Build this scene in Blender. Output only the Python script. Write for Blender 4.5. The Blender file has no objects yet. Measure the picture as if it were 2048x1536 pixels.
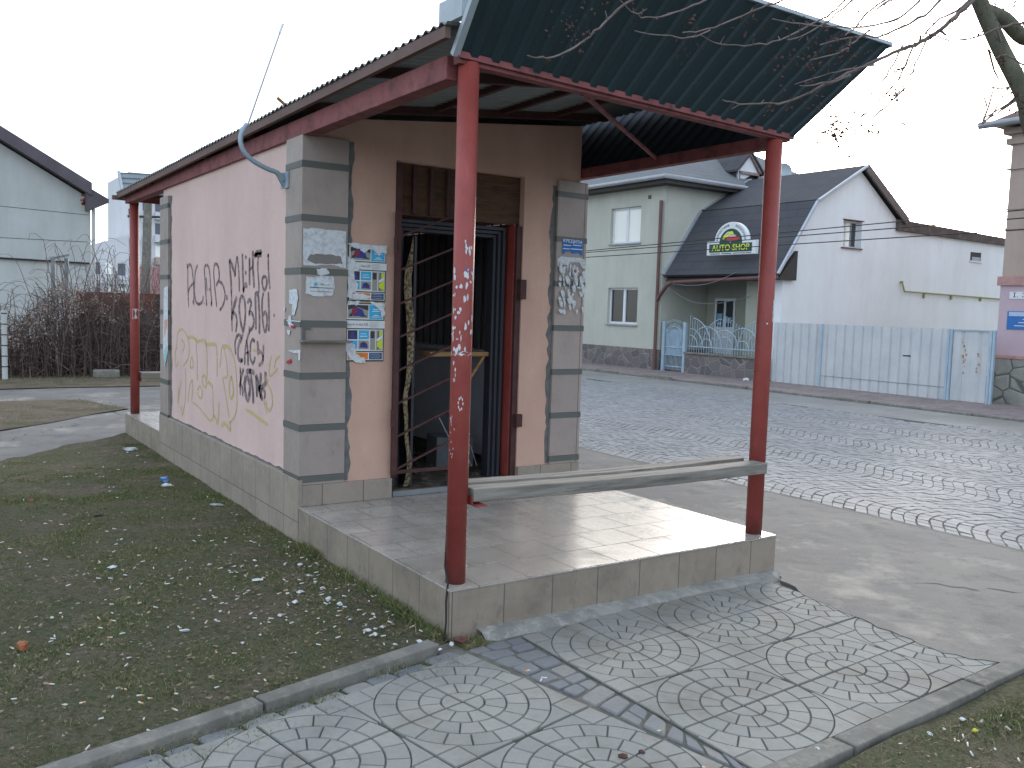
import bpy, bmesh, math, random
import numpy as np
from mathutils import Vector, Matrix, noise
R_ = math.radians
random.seed(7)
rng = np.random.default_rng(11)
sc = bpy.context.scene
COL = sc.collection

# ------------------------------------------------------------------ camera
CAM = Vector((-2.2161, -3.7698, 1.6468)); YAW, PITCH, ROLL, FPX = 0.593558, -0.0832183, 0.0308241, 1815.2
_f = Vector((math.sin(YAW)*math.cos(PITCH), math.cos(YAW)*math.cos(PITCH), math.sin(PITCH)))
_r = _f.cross(Vector((0, 0, 1))).normalized(); _u = _r.cross(_f)
_R = _r*math.cos(ROLL)+_u*math.sin(ROLL); _U = -_r*math.sin(ROLL)+_u*math.cos(ROLL)
cd = bpy.data.cameras.new('camera'); cam = bpy.data.objects.new('camera', cd); COL.objects.link(cam)
cd.sensor_width = 36; cd.lens = FPX/2048*36; cd.clip_start = .05; cd.clip_end = 2000
M = Matrix((_R, _U, -_f)).transposed().to_4x4(); M.translation = CAM; cam.matrix_world = M
sc.camera = cam
# ------------------------------------------------------------------ light
SUN_EL, SUN_AZ = R_(14), R_(52)          # azimuth clockwise from +Y
w = bpy.data.worlds.new('World'); sc.world = w; w.use_nodes = True
nt = w.node_tree; nt.nodes.clear()
sky = nt.nodes.new('ShaderNodeTexSky'); sky.sky_type = 'NISHITA'; sky.sun_disc = False
sky.sun_elevation = SUN_EL; sky.sun_rotation = SUN_AZ; sky.air_density = 1.0; sky.dust_density = 3.0; sky.ozone_density = 1.0
hs = nt.nodes.new('ShaderNodeHueSaturation'); hs.inputs['Saturation'].default_value = .55
mx = nt.nodes.new('ShaderNodeMix'); mx.data_type = 'RGBA'; mx.inputs[0].default_value = .5
mx.inputs[7].default_value = (5.2, 6.0, 7.2, 1)      # thin even overcast veil
bg = nt.nodes.new('ShaderNodeBackground'); bg.inputs[1].default_value = .13
ow = nt.nodes.new('ShaderNodeOutputWorld')
nt.links.new(sky.outputs[0], hs.inputs['Color']); nt.links.new(hs.outputs[0], mx.inputs[6])
nt.links.new(mx.outputs[2], bg.inputs[0]); nt.links.new(bg.outputs[0], ow.inputs[0])
sd = bpy.data.lights.new('sun', 'SUN'); so = bpy.data.objects.new('sun', sd); COL.objects.link(so)
sd.energy = .9; sd.angle = R_(14); sd.color = (1, .94, .86)
_d = Vector((math.sin(SUN_AZ)*math.cos(SUN_EL), math.cos(SUN_AZ)*math.cos(SUN_EL), math.sin(SUN_EL)))
so.rotation_euler = _d.to_track_quat('Z', 'Y').to_euler()
sc.view_settings.view_transform = 'Standard'; sc.view_settings.look = 'None'
sc.view_settings.exposure = 1.42; sc.view_settings.gamma = 1

# ------------------------------------------------------------------ helpers
def ray(px, py): return _f+_R*((px-1024)/FPX)-_U*((py-768)/FPX)
def at(px, py, ax, c):
    d = ray(px, py); return CAM+d*((c-CAM[ax])/d[ax])
def far(px, py, dist): return CAM+ray(px, py).normalized()*dist

class MB:
    def __init__(s): s.v = []; s.f = []; s.m = []
    def add(s, vs, fs, mi=0):
        o = len(s.v); s.v += [tuple(v) for v in vs]; s.f += [tuple(i+o for i in f) for f in fs]; s.m += [mi]*len(fs); return s
    def box(s, a, b, mi=0):
        x0, y0, z0 = [min(p, q) for p, q in zip(a, b)]; x1, y1, z1 = [max(p, q) for p, q in zip(a, b)]
        vs = [(x0,y0,z0),(x1,y0,z0),(x1,y1,z0),(x0,y1,z0),(x0,y0,z1),(x1,y0,z1),(x1,y1,z1),(x0,y1,z1)]
        return s.add(vs, [(0,3,2,1),(4,5,6,7),(0,1,5,4),(1,2,6,5),(2,3,7,6),(3,0,4,7)], mi)
    def bar(s, p, q, w, h, up=(0, 0, 1), mi=0):
        p, q = Vector(p), Vector(q); d = (q-p).normalized(); u = Vector(up); sd_ = d.cross(u)
        if sd_.length < 1e-4: sd_ = d.cross(Vector((1, 0, 0)))
        sd_.normalize(); u = sd_.cross(d)
        vs = [c+sd_*(a*w/2)+u*(b*h/2) for c in (p, q) for a, b in ((-1,-1),(1,-1),(1,1),(-1,1))]
        return s.add(vs, [(0,1,2,3),(7,6,5,4),(0,4,5,1),(1,5,6,2),(2,6,7,3),(3,7,4,0)], mi)
    def tube(s, pts, r, n=8, mi=0, cap=True):
        pts = [Vector(p) for p in pts]; rs = r if isinstance(r, (list, tuple)) else [r]*len(pts)
        rings = []; prev = None
        for i, p in enumerate(pts):
            d = (pts[min(i+1, len(pts)-1)]-pts[max(i-1, 0)]); d = d.normalized() if d.length > 1e-9 else Vector((0,0,1))
            if prev is None:
                a = d.orthogonal().normalized()
            else:
                a = prev-d*prev.dot(d); a = a.normalized() if a.length > 1e-6 else d.orthogonal().normalized()
            prev = a; b = d.cross(a)
            rings.append([p+(a*math.cos(t)+b*math.sin(t))*rs[i] for t in [2*math.pi*k/n for k in range(n)]])
        vs = [v for ring in rings for v in ring]; fs = []
        for i in range(len(pts)-1):
            for k in range(n):
                k2 = (k+1) % n; fs.append((i*n+k, i*n+k2, (i+1)*n+k2, (i+1)*n+k))
        if cap: fs += [tuple(range(n-1, -1, -1)), tuple((len(pts)-1)*n+k for k in range(n))]
        return s.add(vs, fs, mi)
    def poly(s, pts, mi=0): return s.add(pts, [tuple(range(len(pts)))], mi)
    def prism(s, pts, d, mi=0):
        d = Vector(d); n = len(pts); pts = [Vector(p) for p in pts]
        nn = Vector((0, 0, 0))
        for i in range(n): nn += pts[i].cross(pts[(i+1) % n])
        if nn.dot(d) < 0: pts = pts[::-1]
        vs = pts+[p+d for p in pts]
        return s.add(vs, [tuple(range(n-1, -1, -1)), tuple(range(n, 2*n))]+[(i, (i+1) % n, n+(i+1) % n, n+i) for i in range(n)], mi)
    def build(s, name, mats, parent=None, smooth=False, bevel=0, origin=None):
        me = bpy.data.meshes.new(name); me.from_pydata(s.v, [], s.f)
        for m in (mats if isinstance(mats, (list, tuple)) else [mats]): me.materials.append(m)
        me.polygons.foreach_set('material_index', s.m)
        uvl = me.uv_layers.new(name='UVMap')
        me.update()
        nv = np.zeros(len(me.polygons)*3); me.polygons.foreach_get('normal', nv); nv = np.abs(nv.reshape(-1, 3))
        ax = nv.argmax(1)
        lt = np.zeros(len(me.polygons), int); me.polygons.foreach_get('loop_total', lt)
        lv = np.zeros(len(me.loops), int); me.loops.foreach_get('vertex_index', lv)
        co = np.zeros(len(me.vertices)*3); me.vertices.foreach_get('co', co); co = co.reshape(-1, 3)[lv]
        a = np.repeat(ax, lt); uv = np.where((a == 0)[:, None], co[:, [1, 2]], np.where((a == 1)[:, None], co[:, [0, 2]], co[:, [0, 1]]))
        uvl.data.foreach_set('uv', uv.ravel())
        if smooth: me.polygons.foreach_set('use_smooth', [True]*len(me.polygons))
        o = bpy.data.objects.new(name, me); COL.objects.link(o)
        if origin is not None:
            me.transform(Matrix.Translation(-Vector(origin))); o.location = origin
        if parent is not None: o.parent = parent; o.matrix_parent_inverse = Matrix.Translation(-parent.location)
        if bevel:
            b = o.modifiers.new('bevel', 'BEVEL'); b.width = bevel; b.segments = 2; b.limit_method = 'ANGLE'; b.angle_limit = R_(40)
        return o

def tag(o, label=None, cat=None, group=None, kind=None):
    if label: o['label'] = label
    if cat: o['category'] = cat
    if group: o['group'] = group
    if kind: o['kind'] = kind
    return o
def thing(name, label, cat, loc=(0, 0, 0), group=None):
    o = bpy.data.objects.new(name, None); COL.objects.link(o); o.location = loc; o.empty_display_size = .1
    return tag(o, label, cat, group)
def struct(o): o['kind'] = 'structure'; return o
def stuff(o, label, cat): return tag(o, label, cat, None, 'stuff')
def text_mesh(txt, size, origin, u, v, extrude=.001, align='CENTER', shear=0, bold=0, width=None):
    c = bpy.data.curves.new('lettering', 'FONT'); c.body = txt; c.size = size; c.align_x = align; c.align_y = 'CENTER'
    c.extrude = extrude; c.shear = shear; c.offset = bold; c.resolution_u = 3
    t = bpy.data.objects.new('lettering_tmp', c); COL.objects.link(t)
    dg = bpy.context.evaluated_depsgraph_get(); dg.update()
    me = bpy.data.meshes.new_from_object(t.evaluated_get(dg))
    bpy.data.objects.remove(t); bpy.data.curves.remove(c)
    u, v = Vector(u).normalized(), Vector(v).normalized(); n = u.cross(v)
    if width and len(me.vertices):
        xs = [q.co.x for q in me.vertices]; k = width/max(1e-6, max(xs)-min(xs))
        me.transform(Matrix.Diagonal((k, 1, 1, 1)))
    m = Matrix((u, v, n)).transposed().to_4x4(); m.translation = Vector(origin); me.transform(m)
    return me
def lettering(parent, mat, *a, name='lettering', **k):
    me = text_mesh(*a, **k); me.materials.clear(); me.materials.append(mat)
    o = bpy.data.objects.new(name, me); COL.objects.link(o); o.parent = parent
    o.matrix_parent_inverse = Matrix.Translation(-parent.location); return o

# ------------------------------------------------------------------ materials
def lin(r, g=None, b=None):
    if g is None: r, g, b = r
    f = lambda c: ((c/255+.055)/1.055)**2.4 if c > 10 else c/255/12.92
    return (f(r), f(g), f(b), 1)
class NT:
    def __init__(s, name):
        s.m = bpy.data.materials.new(name); s.m.use_nodes = True; s.t = s.m.node_tree
        s.b = s.t.nodes['Principled BSDF']; s.geo = s.t.nodes.new('ShaderNodeNewGeometry')
        s.uvn = None
    def n(s, t, **k):
        x = s.t.nodes.new(t)
        for a, v in k.items(): setattr(x, a, v)
        return x
    def l(s, a, b): s.t.links.new(a, b)
    def pos(s, scale=(1, 1, 1), uv=False):
        mp = s.n('ShaderNodeMapping'); mp.inputs['Scale'].default_value = scale
        if uv:
            tc = s.n('ShaderNodeTexCoord'); s.l(tc.outputs['UV'], mp.inputs[0])
        else: s.l(s.geo.outputs['Position'], mp.inputs[0])
        return mp.outputs[0]
    def noise(s, scale, detail=4, rough=.6, vec=None, dist=0):
        x = s.n('ShaderNodeTexNoise'); x.inputs['Scale'].default_value = scale; x.inputs['Detail'].default_value = detail
        x.inputs['Roughness'].default_value = rough; x.inputs['Distortion'].default_value = dist
        s.l(vec if vec is not None else s.pos(), x.inputs['Vector']); return x.outputs[0]
    def ramp(s, fac, a, b, c0=(0, 0, 0, 1), c1=(1, 1, 1, 1)):
        x = s.n('ShaderNodeValToRGB'); e = x.color_ramp.elements; e[0].position = a; e[1].position = b; e[0].color = c0; e[1].color = c1
        s.l(fac, x.inputs[0]); return x.outputs[0]
    def mix(s, fac, a, b, mode='MIX'):
        x = s.n('ShaderNodeMix'); x.data_type = 'RGBA'; x.blend_type = mode
        for v, i in ((fac, 0), (a, 6), (b, 7)):
            if hasattr(v, 'links') or isinstance(v, bpy.types.NodeSocket): s.l(v, x.inputs[i])
            elif i == 0: x.inputs[0].default_value = v
            else: x.inputs[i].default_value = v if len(v) == 4 else (*v, 1)
        return x.outputs[2]
    def math(s, op, a, b=0.):
        x = s.n('ShaderNodeMath', operation=op)
        for v, i in ((a, 0), (b, 1)):
            if isinstance(v, bpy.types.NodeSocket): s.l(v, x.inputs[i])
            else: x.inputs[i].default_value = v
        return x.outputs[0]
    def bump(s, h, strength=.3, dist=.01, prev=None):
        x = s.n('ShaderNodeBump'); x.inputs['Strength'].default_value = strength; x.inputs['Distance'].default_value = dist
        s.l(h, x.inputs['Height'])
        if prev is not None: s.l(prev, x.inputs['Normal'])
        s.l(x.outputs[0], s.b.inputs['Normal']); return x.outputs[0]
    def fin(s, col=None, rough=.8, spec=.5, metal=0, roughs=None):
        if col is not None:
            if isinstance(col, bpy.types.NodeSocket): s.l(col, s.b.inputs['Base Color'])
            else: s.b.inputs['Base Color'].default_value = col
        s.b.inputs['Roughness'].default_value = rough
        if roughs is not None: s.l(roughs, s.b.inputs['Roughness'])
        s.b.inputs['Specular IOR Level'].default_value = spec; s.b.inputs['Metallic'].default_value = metal
        return s.m
def dark(c, k): return (c[0]*k, c[1]*k, c[2]*k, 1)
def plain(name, c, rough=.7, spec=.4, metal=0, var=.18, scale=6, bump=.15, bscale=120, dirt=None, dirtc=None):
    t = NT(name); a = t.mix(t.ramp(t.noise(scale, 5), .3, .7), dark(c, 1-var), dark(c, 1+var*.6))
    if dirt: a = t.mix(t.math('MULTIPLY', t.ramp(t.noise(dirt, 6, .7), .5, .72), .8), a, dirtc or (.08, .07, .06, 1))
    if bump: t.bump(t.noise(bscale, 3), bump, .004)
    return t.fin(a, rough, spec, metal)

def plaster(name, c, stain, sscale=1.2, rough=.9, cracks=False, amt=.6, up=0):
    t = NT(name)
    big = t.ramp(t.noise(sscale, 6, .65), .35, .75)
    st = t.ramp(t.noise(2.2, 5, .7, t.pos((1, 1, .22))), .45, .8)      # vertical streaks
    a = t.mix(t.math('MULTIPLY', big, amt), c, stain)
    a = t.mix(t.math('MULTIPLY', st, amt*.7), a, dark(stain, .9))
    a = t.mix(t.ramp(t.noise(9, 8, .75), .35, .8), dark(a_c(a), 1) if False else a, a)
    sp = t.ramp(t.noise(38, 4, .7), .66, .74); a = t.mix(t.math('MULTIPLY', sp, .35), a, dark(stain, .45))
    t.bump(t.noise(70, 5, .7), .35, .006, t.bump(t.noise(6, 3), .25, .02))
    return t.fin(a, rough, .25)
def a_c(x): return (1, 1, 1, 1)

M_pink = plaster('pink_plaster', lin(215, 190, 181), lin(192, 166, 158), amt=.55)
M_pinkf = plaster('weathered_pink_plaster', lin(205, 170, 154), lin(170, 136, 118), amt=.6)
M_mortar = plain('grey_mortar', lin(112, 114, 114), .95, .2, var=.3, scale=14, bump=.6, bscale=60)
M_red = NT('red_oxide_paint'); t = M_red
c = t.mix(t.ramp(t.noise(3, 6, .7), .35, .7), lin(134, 58, 52), lin(154, 74, 68))
c = t.mix(t.math('MULTIPLY', t.ramp(t.noise(16, 6, .8), .62, .7), .6), c, lin(80, 48, 40))
sx_ = t.n('ShaderNodeSeparateXYZ'); t.l(t.geo.outputs['Position'], sx_.inputs[0])
foot = t.ramp(t.math('ADD', sx_.outputs[2], t.math('MULTIPLY', t.noise(22, 5, .8), .25)), .36, .50, (1, 1, 1, 1), (0, 0, 0, 1)); c = t.mix(t.math('MULTIPLY', foot, .7), c, lin(74, 50, 42))
sc2 = t.ramp(t.noise(9, 6, .8, t.pos((3, 3, .5))), .60, .70); c = t.mix(t.math('MULTIPLY', sc2, .35), c, lin(170, 110, 104)); t.bump(t.noise(60, 4), .3, .004); M_red = t.fin(c, .5, .45)
M_redd = plain('dull_red_paint', lin(134, 78, 78), .65, .35, var=.3, scale=7, dirt=10, dirtc=lin(66, 42, 38))
M_brownred = plain('rusty_dark_red_iron', lin(76, 48, 46), .7, .35, var=.3, scale=12, dirt=9, dirtc=lin(52, 38, 36))
def tile(name, c, bw, bh, off=(0, 0), offset=0., rough=.42, dirtk=.35, spec=.5, dirtc=lin(92, 84, 76), joint=lin(92, 86, 80), topclean=False):
    t = NT(name); mp = t.n('ShaderNodeMapping'); tc = t.n('ShaderNodeTexCoord'); t.l(tc.outputs['UV'], mp.inputs[0])
    mp.inputs['Location'].default_value = (off[0], off[1], 0)
    br = t.n('ShaderNodeTexBrick'); br.offset = offset; br.squash = 1
    t.l(mp.outputs[0], br.inputs['Vector'])
    for k, v in (('Scale', 1.), ('Mortar Size', .0032), ('Mortar Smooth', .1), ('Bias', 0.), ('Brick Width', bw), ('Row Height', bh)): br.inputs[k].default_value = v
    br.inputs['Color1'].default_value = dark(c, .93); br.inputs['Color2'].default_value = dark(c, 1.06); br.inputs['Mortar'].default_value = joint
    a = br.outputs[0]
    a = t.mix(t.math('MULTIPLY', t.ramp(t.noise(260, 3, .8), .35, .75), .22), a, dark(c, .6))
    g = t.ramp(t.noise(3.2, 7, .72), .42, .72); a = t.mix(t.math('MULTIPLY', g, dirtk), a, dirtc)
    g2 = t.ramp(t.noise(11, 6, .75, t.pos((1, 1, .5))), .55, .75); a = t.mix(t.math('MULTIPLY', g2, dirtk), a, dark(dirtc, .85))
    t.bump(t.math('SUBTRACT', 1., br.outputs['Fac']), .5, .003, t.bump(t.noise(140, 3), .05, .001))
    rr = t.math('MAXIMUM', t.math('ADD', t.math('MULTIPLY', t.math('ADD', g, g2), .22), rough), t.math('MULTIPLY', br.outputs['Fac'], .95))
    return t.fin(a, rough, spec, roughs=rr)
M_riser = tile('riser_tiles', lin(150, 139, 124), .308, 2.0, (-.012, 1.), 0, .5, .6)
M_plinth = tile('plinth_tiles', lin(156, 145, 132), .308, .308, (.14, .155), 0, .5, .4)
M_floor = tile('porch_floor_tiles', lin(168, 162, 154), .308, .308, (-.012, .0), .5, .2, .7, spec=.4, dirtc=lin(112, 104, 94))
M_pil = tile('pilaster_tiles', lin(162, 150, 142), .34, .352, (0.005, -.112), 0, .45, .25)
M_band = tile('green_grey_tile_strip', lin(92, 96, 92), .34, 3, (0, 0), 0, .42, .25, dirtc=lin(110, 108, 100))
def metal(name, c, rough=.4, metal_=.3, dirt=.3, dc=lin(80, 76, 70), sc_=2.5):
    t = NT(name); a = t.mix(t.ramp(t.noise(sc_, 5, .7), .3, .75), dark(c, .82), dark(c, 1.1))
    a = t.mix(t.math('MULTIPLY', t.ramp(t.noise(7, 7, .75, t.pos((1, 1, .4))), .5, .75), dirt), a, dc)
    t.bump(t.noise(30, 3), .08, .004); return t.fin(a, rough, .5, metal_)
M_fascia = metal('dark_green_sheet', lin(22, 47, 53), .6, .0, .3, lin(20, 36, 40))
M_darkf = metal('dark_sheet', lin(26, 34, 44), .8, 0, .2, lin(20, 24, 30))
M_back = metal('grey_sheet_back', lin(132, 142, 146), .55, .3, .3)
M_roofu = metal('galvanised_sheet', lin(128, 134, 134), .5, .4, .35, lin(100, 92, 84))
M_roofrust = metal('dirty_sheet_edge', lin(108, 86, 79), .7, .1, .6, lin(84, 66, 56))
M_trim = metal('pale_blue_trim', lin(168, 180, 186), .45, .3, .25)
M_pipe = metal('pale_blue_pipe_paint', lin(150, 168, 180), .45, .2, .15)
M_blued = metal('dark_blue_door_frame', lin(46, 48, 56), .5, .1, .3, lin(46, 44, 46))
M_ply = NT('plywood'); t = M_ply
c = t.mix(t.ramp(t.noise(5, 6, .7, t.pos((1, 1, 6)), 1.), .35, .7), lin(66, 52, 44), lin(104, 76, 54)); M_ply = t.fin(c, .8, .3)
def wood(name, a, b, axis=0, rough=.8):
    t = NT(name); s = [16, 16, 16]; s[axis] = .9
    n = t.noise(1.6, 8, .72, t.pos(s)); c = t.mix(t.ramp(n, .35, .68), a, b)
    cr = t.ramp(t.noise(3.0, 4, .6, t.pos(s)), .62, .67); c = t.mix(t.math('MULTIPLY', cr, .6), c, dark(a, .35))
    t.bump(n, .4, .006); return t.fin(c, rough, .3)
M_wood = wood('weathered_plank', lin(100, 96, 90), lin(152, 148, 140))
M_woodb = wood('brown_plank', lin(120, 88, 56), lin(166, 132, 92))
def ground(name, cols, scales, rough=.95, bumps=((40, .5, .02),), spec=.2, spk=None):
    t = NT(name); c = cols[0]
    for i, (cc, s) in enumerate(zip(cols[1:], scales)):
        c = t.mix(t.ramp(t.noise(s[0], 8, .7), s[1], s[2]), c, cc)
    if spk: c = t.mix(t.math('MULTIPLY', t.ramp(t.noise(spk[0], 2, .5), spk[1], spk[1]+.05), spk[2]), c, spk[3])
    p = None
    for b in bumps: p = t.bump(t.noise(b[0], 5, .7), b[1], b[2], p)
    return t.fin(c, rough, spec)
M_dirt = ground('worn_lawn_soil', [lin(134, 121, 106), lin(106, 110, 82), lin(158, 144, 128), lin(92, 90, 70), lin(82, 90, 60), lin(138, 126, 102)], [(1.6, .39, .55), (2.9, .58, .7), (9, .56, .66), (34, .5, .6), (60, .54, .6)], bumps=((12, .5, .05), (60, 1., .03), (160, 1., .02)), spk=(110, .62, .6, lin(150, 138, 116)))
M_dirt2 = ground('dry_dirt', [lin(106, 94, 82), lin(84, 82, 62), lin(128, 118, 104)], [(1.5, .45, .6), (4, .55, .7)], bumps=((14, .5, .05), (80, .6, .02)))
M_asph = ground('old_asphalt', [lin(96, 94, 92), lin(112, 109, 104), lin(82, 81, 80), lin(146, 141, 131)], [(.8, .42, .56), (3.1, .52, .68), (1.1, .54, .66)], .75, ((160, .5, .006), (18, .25, .02)), .45, spk=(150, .66, .5, lin(160, 158, 152)))
M_path = ground('path_asphalt', [lin(128, 126, 122), lin(144, 142, 138), lin(112, 109, 104)], [(1.1, .4, .62), (5, .6, .72)], .75, ((160, .5, .006),), .4)
M_ground = ground('distant_ground', [lin(104, 100, 92), lin(90, 92, 74)], [(.05, .4, .6)])
M_roadj = ground('road_joint_dirt', [lin(104, 103, 101), lin(84, 83, 81)], [(4, .4, .6)])
M_roadfar = ground('far_road_asphalt', [lin(118, 117, 114), lin(132, 131, 128), lin(100, 98, 94)], [(.6, .4, .6), (3.2, .55, .7)], .62, ((140, .5, .008),), .5)
M_walk = ground('far_pavement', [lin(138, 126, 124), lin(118, 110, 108), lin(152, 142, 138)], [(1.4, .4, .6), (6, .5, .7)], .85, ((90, .4, .01),))
def stone(name, a, b, rough=.55, spec=.5, extra=None):
    t = NT(name); r = t.geo.outputs['Random Per Island']
    c = t.mix(r, a, b); c = t.mix(t.math('MULTIPLY', t.ramp(t.noise(1.1, 5, .6), .4, .7), .35), c, dark(a, .8))
    c = t.mix(t.math('MULTIPLY', t.ramp(t.noise(45, 5, .7), .45, .75), .3), c, dark(a, .6))
    if extra: c = t.mix(t.math('MULTIPLY', t.ramp(t.noise(2.3, 6, .7), .48, .7), .8), c, extra)
    t.bump(t.noise(60, 4), .3, .006); return t.fin(c, rough, spec)
M_cob = stone('road_cobbles', lin(122, 124, 125), lin(142, 143, 144), .62, .25)
M_slab = stone('slab_concrete', lin(133, 134, 130), lin(145, 144, 138), .78, .3, lin(116, 111, 102))
M_groove = ground('slab_groove_dirt', [lin(104, 104, 100), lin(86, 85, 80)], [(9, .4, .6)])
M_oldst = stone('dark_sett_stone', lin(108, 112, 117), lin(136, 135, 130), .75, .3)
M_settsoil = ground('sett_joint_dirt', [lin(112, 110, 103), lin(94, 92, 84)], [(9, .4, .6)])
M_mfil = ground('mortar_fillet', [lin(146, 146, 140), lin(124, 124, 120), lin(162, 160, 152)], [(5, .4, .6), (14, .5, .65)], .9, ((50, .6, .012),))
M_kerb = ground('kerb_concrete', [lin(124, 122, 115), lin(106, 105, 99), lin(140, 136, 126)], [(4, .4, .6), (12, .5, .65)], .9, ((90, .5, .006),))
M_grass = NT('grass_blades'); t = M_grass; r = t.geo.outputs['Random Per Island']
c = t.mix(t.ramp(r, .2, .9), lin(74, 94, 54), lin(118, 122, 80)); c = t.mix(t.ramp(t.noise(1.5, 4), .5, .65), c, lin(118, 116, 82)); c = t.mix(t.math('GREATER_THAN', r, .84), c, lin(156, 144, 112))
M_grass = t.fin(c, .8, .15)
M_white = plain('white_paper', lin(200, 205, 208), .85, .2, var=.1, scale=18, bump=.1)
M_paper2 = NT('torn_white_paper'); t = M_paper2; c = t.mix(t.ramp(t.noise(30, 5, .7), .45, .65), lin(208, 214, 218), lin(178, 182, 186)); M_paper2 = t.fin(c, .85, .2)
def flat(name, rgb, rough=.6): return plain(name, lin(*rgb), rough, .3, var=.1, scale=25, bump=0)
M_spray = NT('black_spray_paint'); M_spray = M_spray.fin(lin(52, 50, 58), .7, .3)
def sprayed(name, c, wall, lo, hi):
    t = NT(name); n = t.ramp(t.noise(26, 4, .7), lo, hi)
    n2 = t.ramp(t.noise(5, 3, .6), .3, .7); a = t.mix(n, c, wall); a = t.mix(t.math('MULTIPLY', n2, .35), a, wall); return t.fin(a, .8, .25)
M_spray = sprayed('black_spray_paint', lin(74, 68, 76), lin(196, 172, 170), .48, .78)
M_sprayy = sprayed('faded_yellow_spray_paint', lin(186, 172, 92), lin(200, 172, 164), .45, .7)
M_glassd = NT('dark_window_glass').fin(lin(40, 46, 52), .06, .9)
M_glassb = NT('painted_sky_glare_glass').fin(lin(240, 242, 234), .12, .6, 0.)  # near-white base colour stands in for bright sky reflected in the panes
M_pvc = plain('white_window_frame', lin(214, 218, 222), .45, .4, var=.06, bump=0)
M_inner = plain('dim_interior_plaster', lin(196, 204, 214), .9, .2, var=.15, scale=3)
M_innerf = ground('interior_floor_debris', [lin(72, 68, 62), lin(110, 102, 92), lin(54, 50, 48)], [(7, .45, .6), (20, .5, .6)])
M_black = plain('black_rubber', lin(34, 32, 32), .6, .4, var=.1)

# ------------------------------------------------------------------ ground, paths, road
def sheet(name, pts, z, mat):
    return struct(MB().poly([(x, y, z) for x, y in pts]).build(name, mat))
sheet('ground', [(-700, -700), (900, -700), (900, 900), (-700, 900)], -.09, M_ground)
sheet('asphalt_pavement', [(-40, -40), (4.47, -40), (4.47, 60), (-40, 60)], -.006, M_asph)
def wavy(a, b, n, amp, sd):
    a, b = Vector((*a, 0)), Vector((*b, 0)); d = b-a; pr = Vector((-d.y, d.x, 0)).normalized()
    return [tuple((a+d*(i/n)+pr*(noise.noise(Vector((i*.7, sd, 0)))*amp*(0 < i < n)))[:2]) for i in range(n)]
near_e = wavy((-9, -1.9), (-1.445, 6.228), 14, .12, 3)+wavy((-1.445, 6.228), (-.08, 7.75), 12, .1, 5)+[(-.08, 7.75)]
def inpoly(x, y, P):
    ins = False; j = len(P)-1
    for i in range(len(P)):
        xi, yi = P[i]; xj, yj = P[j]
        if (yi > y) != (yj > y) and x < (xj-xi)*(y-yi)/(yj-yi)+xi: ins = not ins
        j = i
    return ins
def lawn(name, P, mat, step, amp=.018, base=.012, sd=0.):
    xs = [p[0] for p in P]; ys = [p[1] for p in P]; bm = bmesh.new()
    nx = int((max(xs)-min(xs))/step)+1; ny = int((max(ys)-min(ys))/step)+1
    f = bm.faces.new([bm.verts.new((x, y, 0)) for x, y in P])
    for i in range(1, nx):
        x = min(xs)+i*step; g = bm.verts[:]+bm.edges[:]+bm.faces[:]
        bmesh.ops.bisect_plane(bm, geom=g, plane_co=(x, 0, 0), plane_no=(1, 0, 0))
    for i in range(1, ny):
        y = min(ys)+i*step; g = bm.verts[:]+bm.edges[:]+bm.faces[:]
        bmesh.ops.bisect_plane(bm, geom=g, plane_co=(0, y, 0), plane_no=(0, 1, 0))
    for v in bm.verts:
        v.co.z = base+amp*noise.noise(Vector((v.co.x*1.7, v.co.y*1.7, sd)))+amp*.6*noise.noise(Vector((v.co.x*7, v.co.y*7, sd)))
    bmesh.ops.recalc_face_normals(bm, faces=bm.faces)
    me = bpy.data.meshes.new(name); bm.to_mesh(me); bm.free(); me.materials.append(mat)
    me.polygons.foreach_set('use_smooth', [True]*len(me.polygons))
    if me.polygons[0].normal.z < 0: me.flip_normals()
    o = bpy.data.objects.new(name, me); COL.objects.link(o); return struct(o)
kd = Vector((-.974, -.227, 0))                     # left kerb direction
KL0 = Vector((-.10, -.045, 0))
lawnP = [(0.03, 7.85), (0.03, .0), (KL0.x, KL0.y), tuple((KL0+kd*8)[:2])]+near_e
lawn('lawn_soil', lawnP, M_dirt, .14)
isl = wavy((-9, .9), (.55, 10.35), 16, .08, 9)+wavy((.55, 10.35), (.1, 11.85), 5, .08, 2)+[(.1, 11.85), (-9, 12.35)]
lawn('grass_island', isl, M_dirt2, .35, .008, .006, 4.)
strip = [(-40, 14.1)]+wavy((-12, 14.1), (4.3, 13.8), 16, .1, 7)+[(4.3, 13.8), (4.3, 60), (-40, 60)]
lawn('dirt_verge', strip, M_dirt2, 1.5, .01, .010, 6.)
rl = [(.2, -1.84), (2.1, -1.72), (2.3, -1.66), (3.2, -1.9), (4.2, -2.4), (4.2, -9), (-6, -9), (-6, -2.15)]
lawn('right_lawn_soil', rl, M_dirt, .25, .015, .02, 8.)
mb = MB(); rnd = random.Random(44)
for (p, q) in (((.45, 8.3), (.15, 12.0)), ((.0, 7.75), (1.6, 9.6)), ((-1.5, 7.6), (-.2, 9.1)), ((3.0, -.6), (4.3, -1.9))):
    c = wavy(p, q, 26, .22, p[0]*7); z_ = -.0045 if p[0] < 2.4 else .0165
    for i in range(25):
        w0 = .006+.012*abs(noise.noise(Vector((i*.5, p[0], 0)))); mb.poly([(c[i][0]-w0, c[i][1], z_), (c[i][0]+w0, c[i][1], z_), (c[i+1][0]+w0, c[i+1][1], z_), (c[i+1][0]-w0, c[i+1][1], z_)])
struct(mb.build('pavement_cracks', M_roadj))
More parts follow.
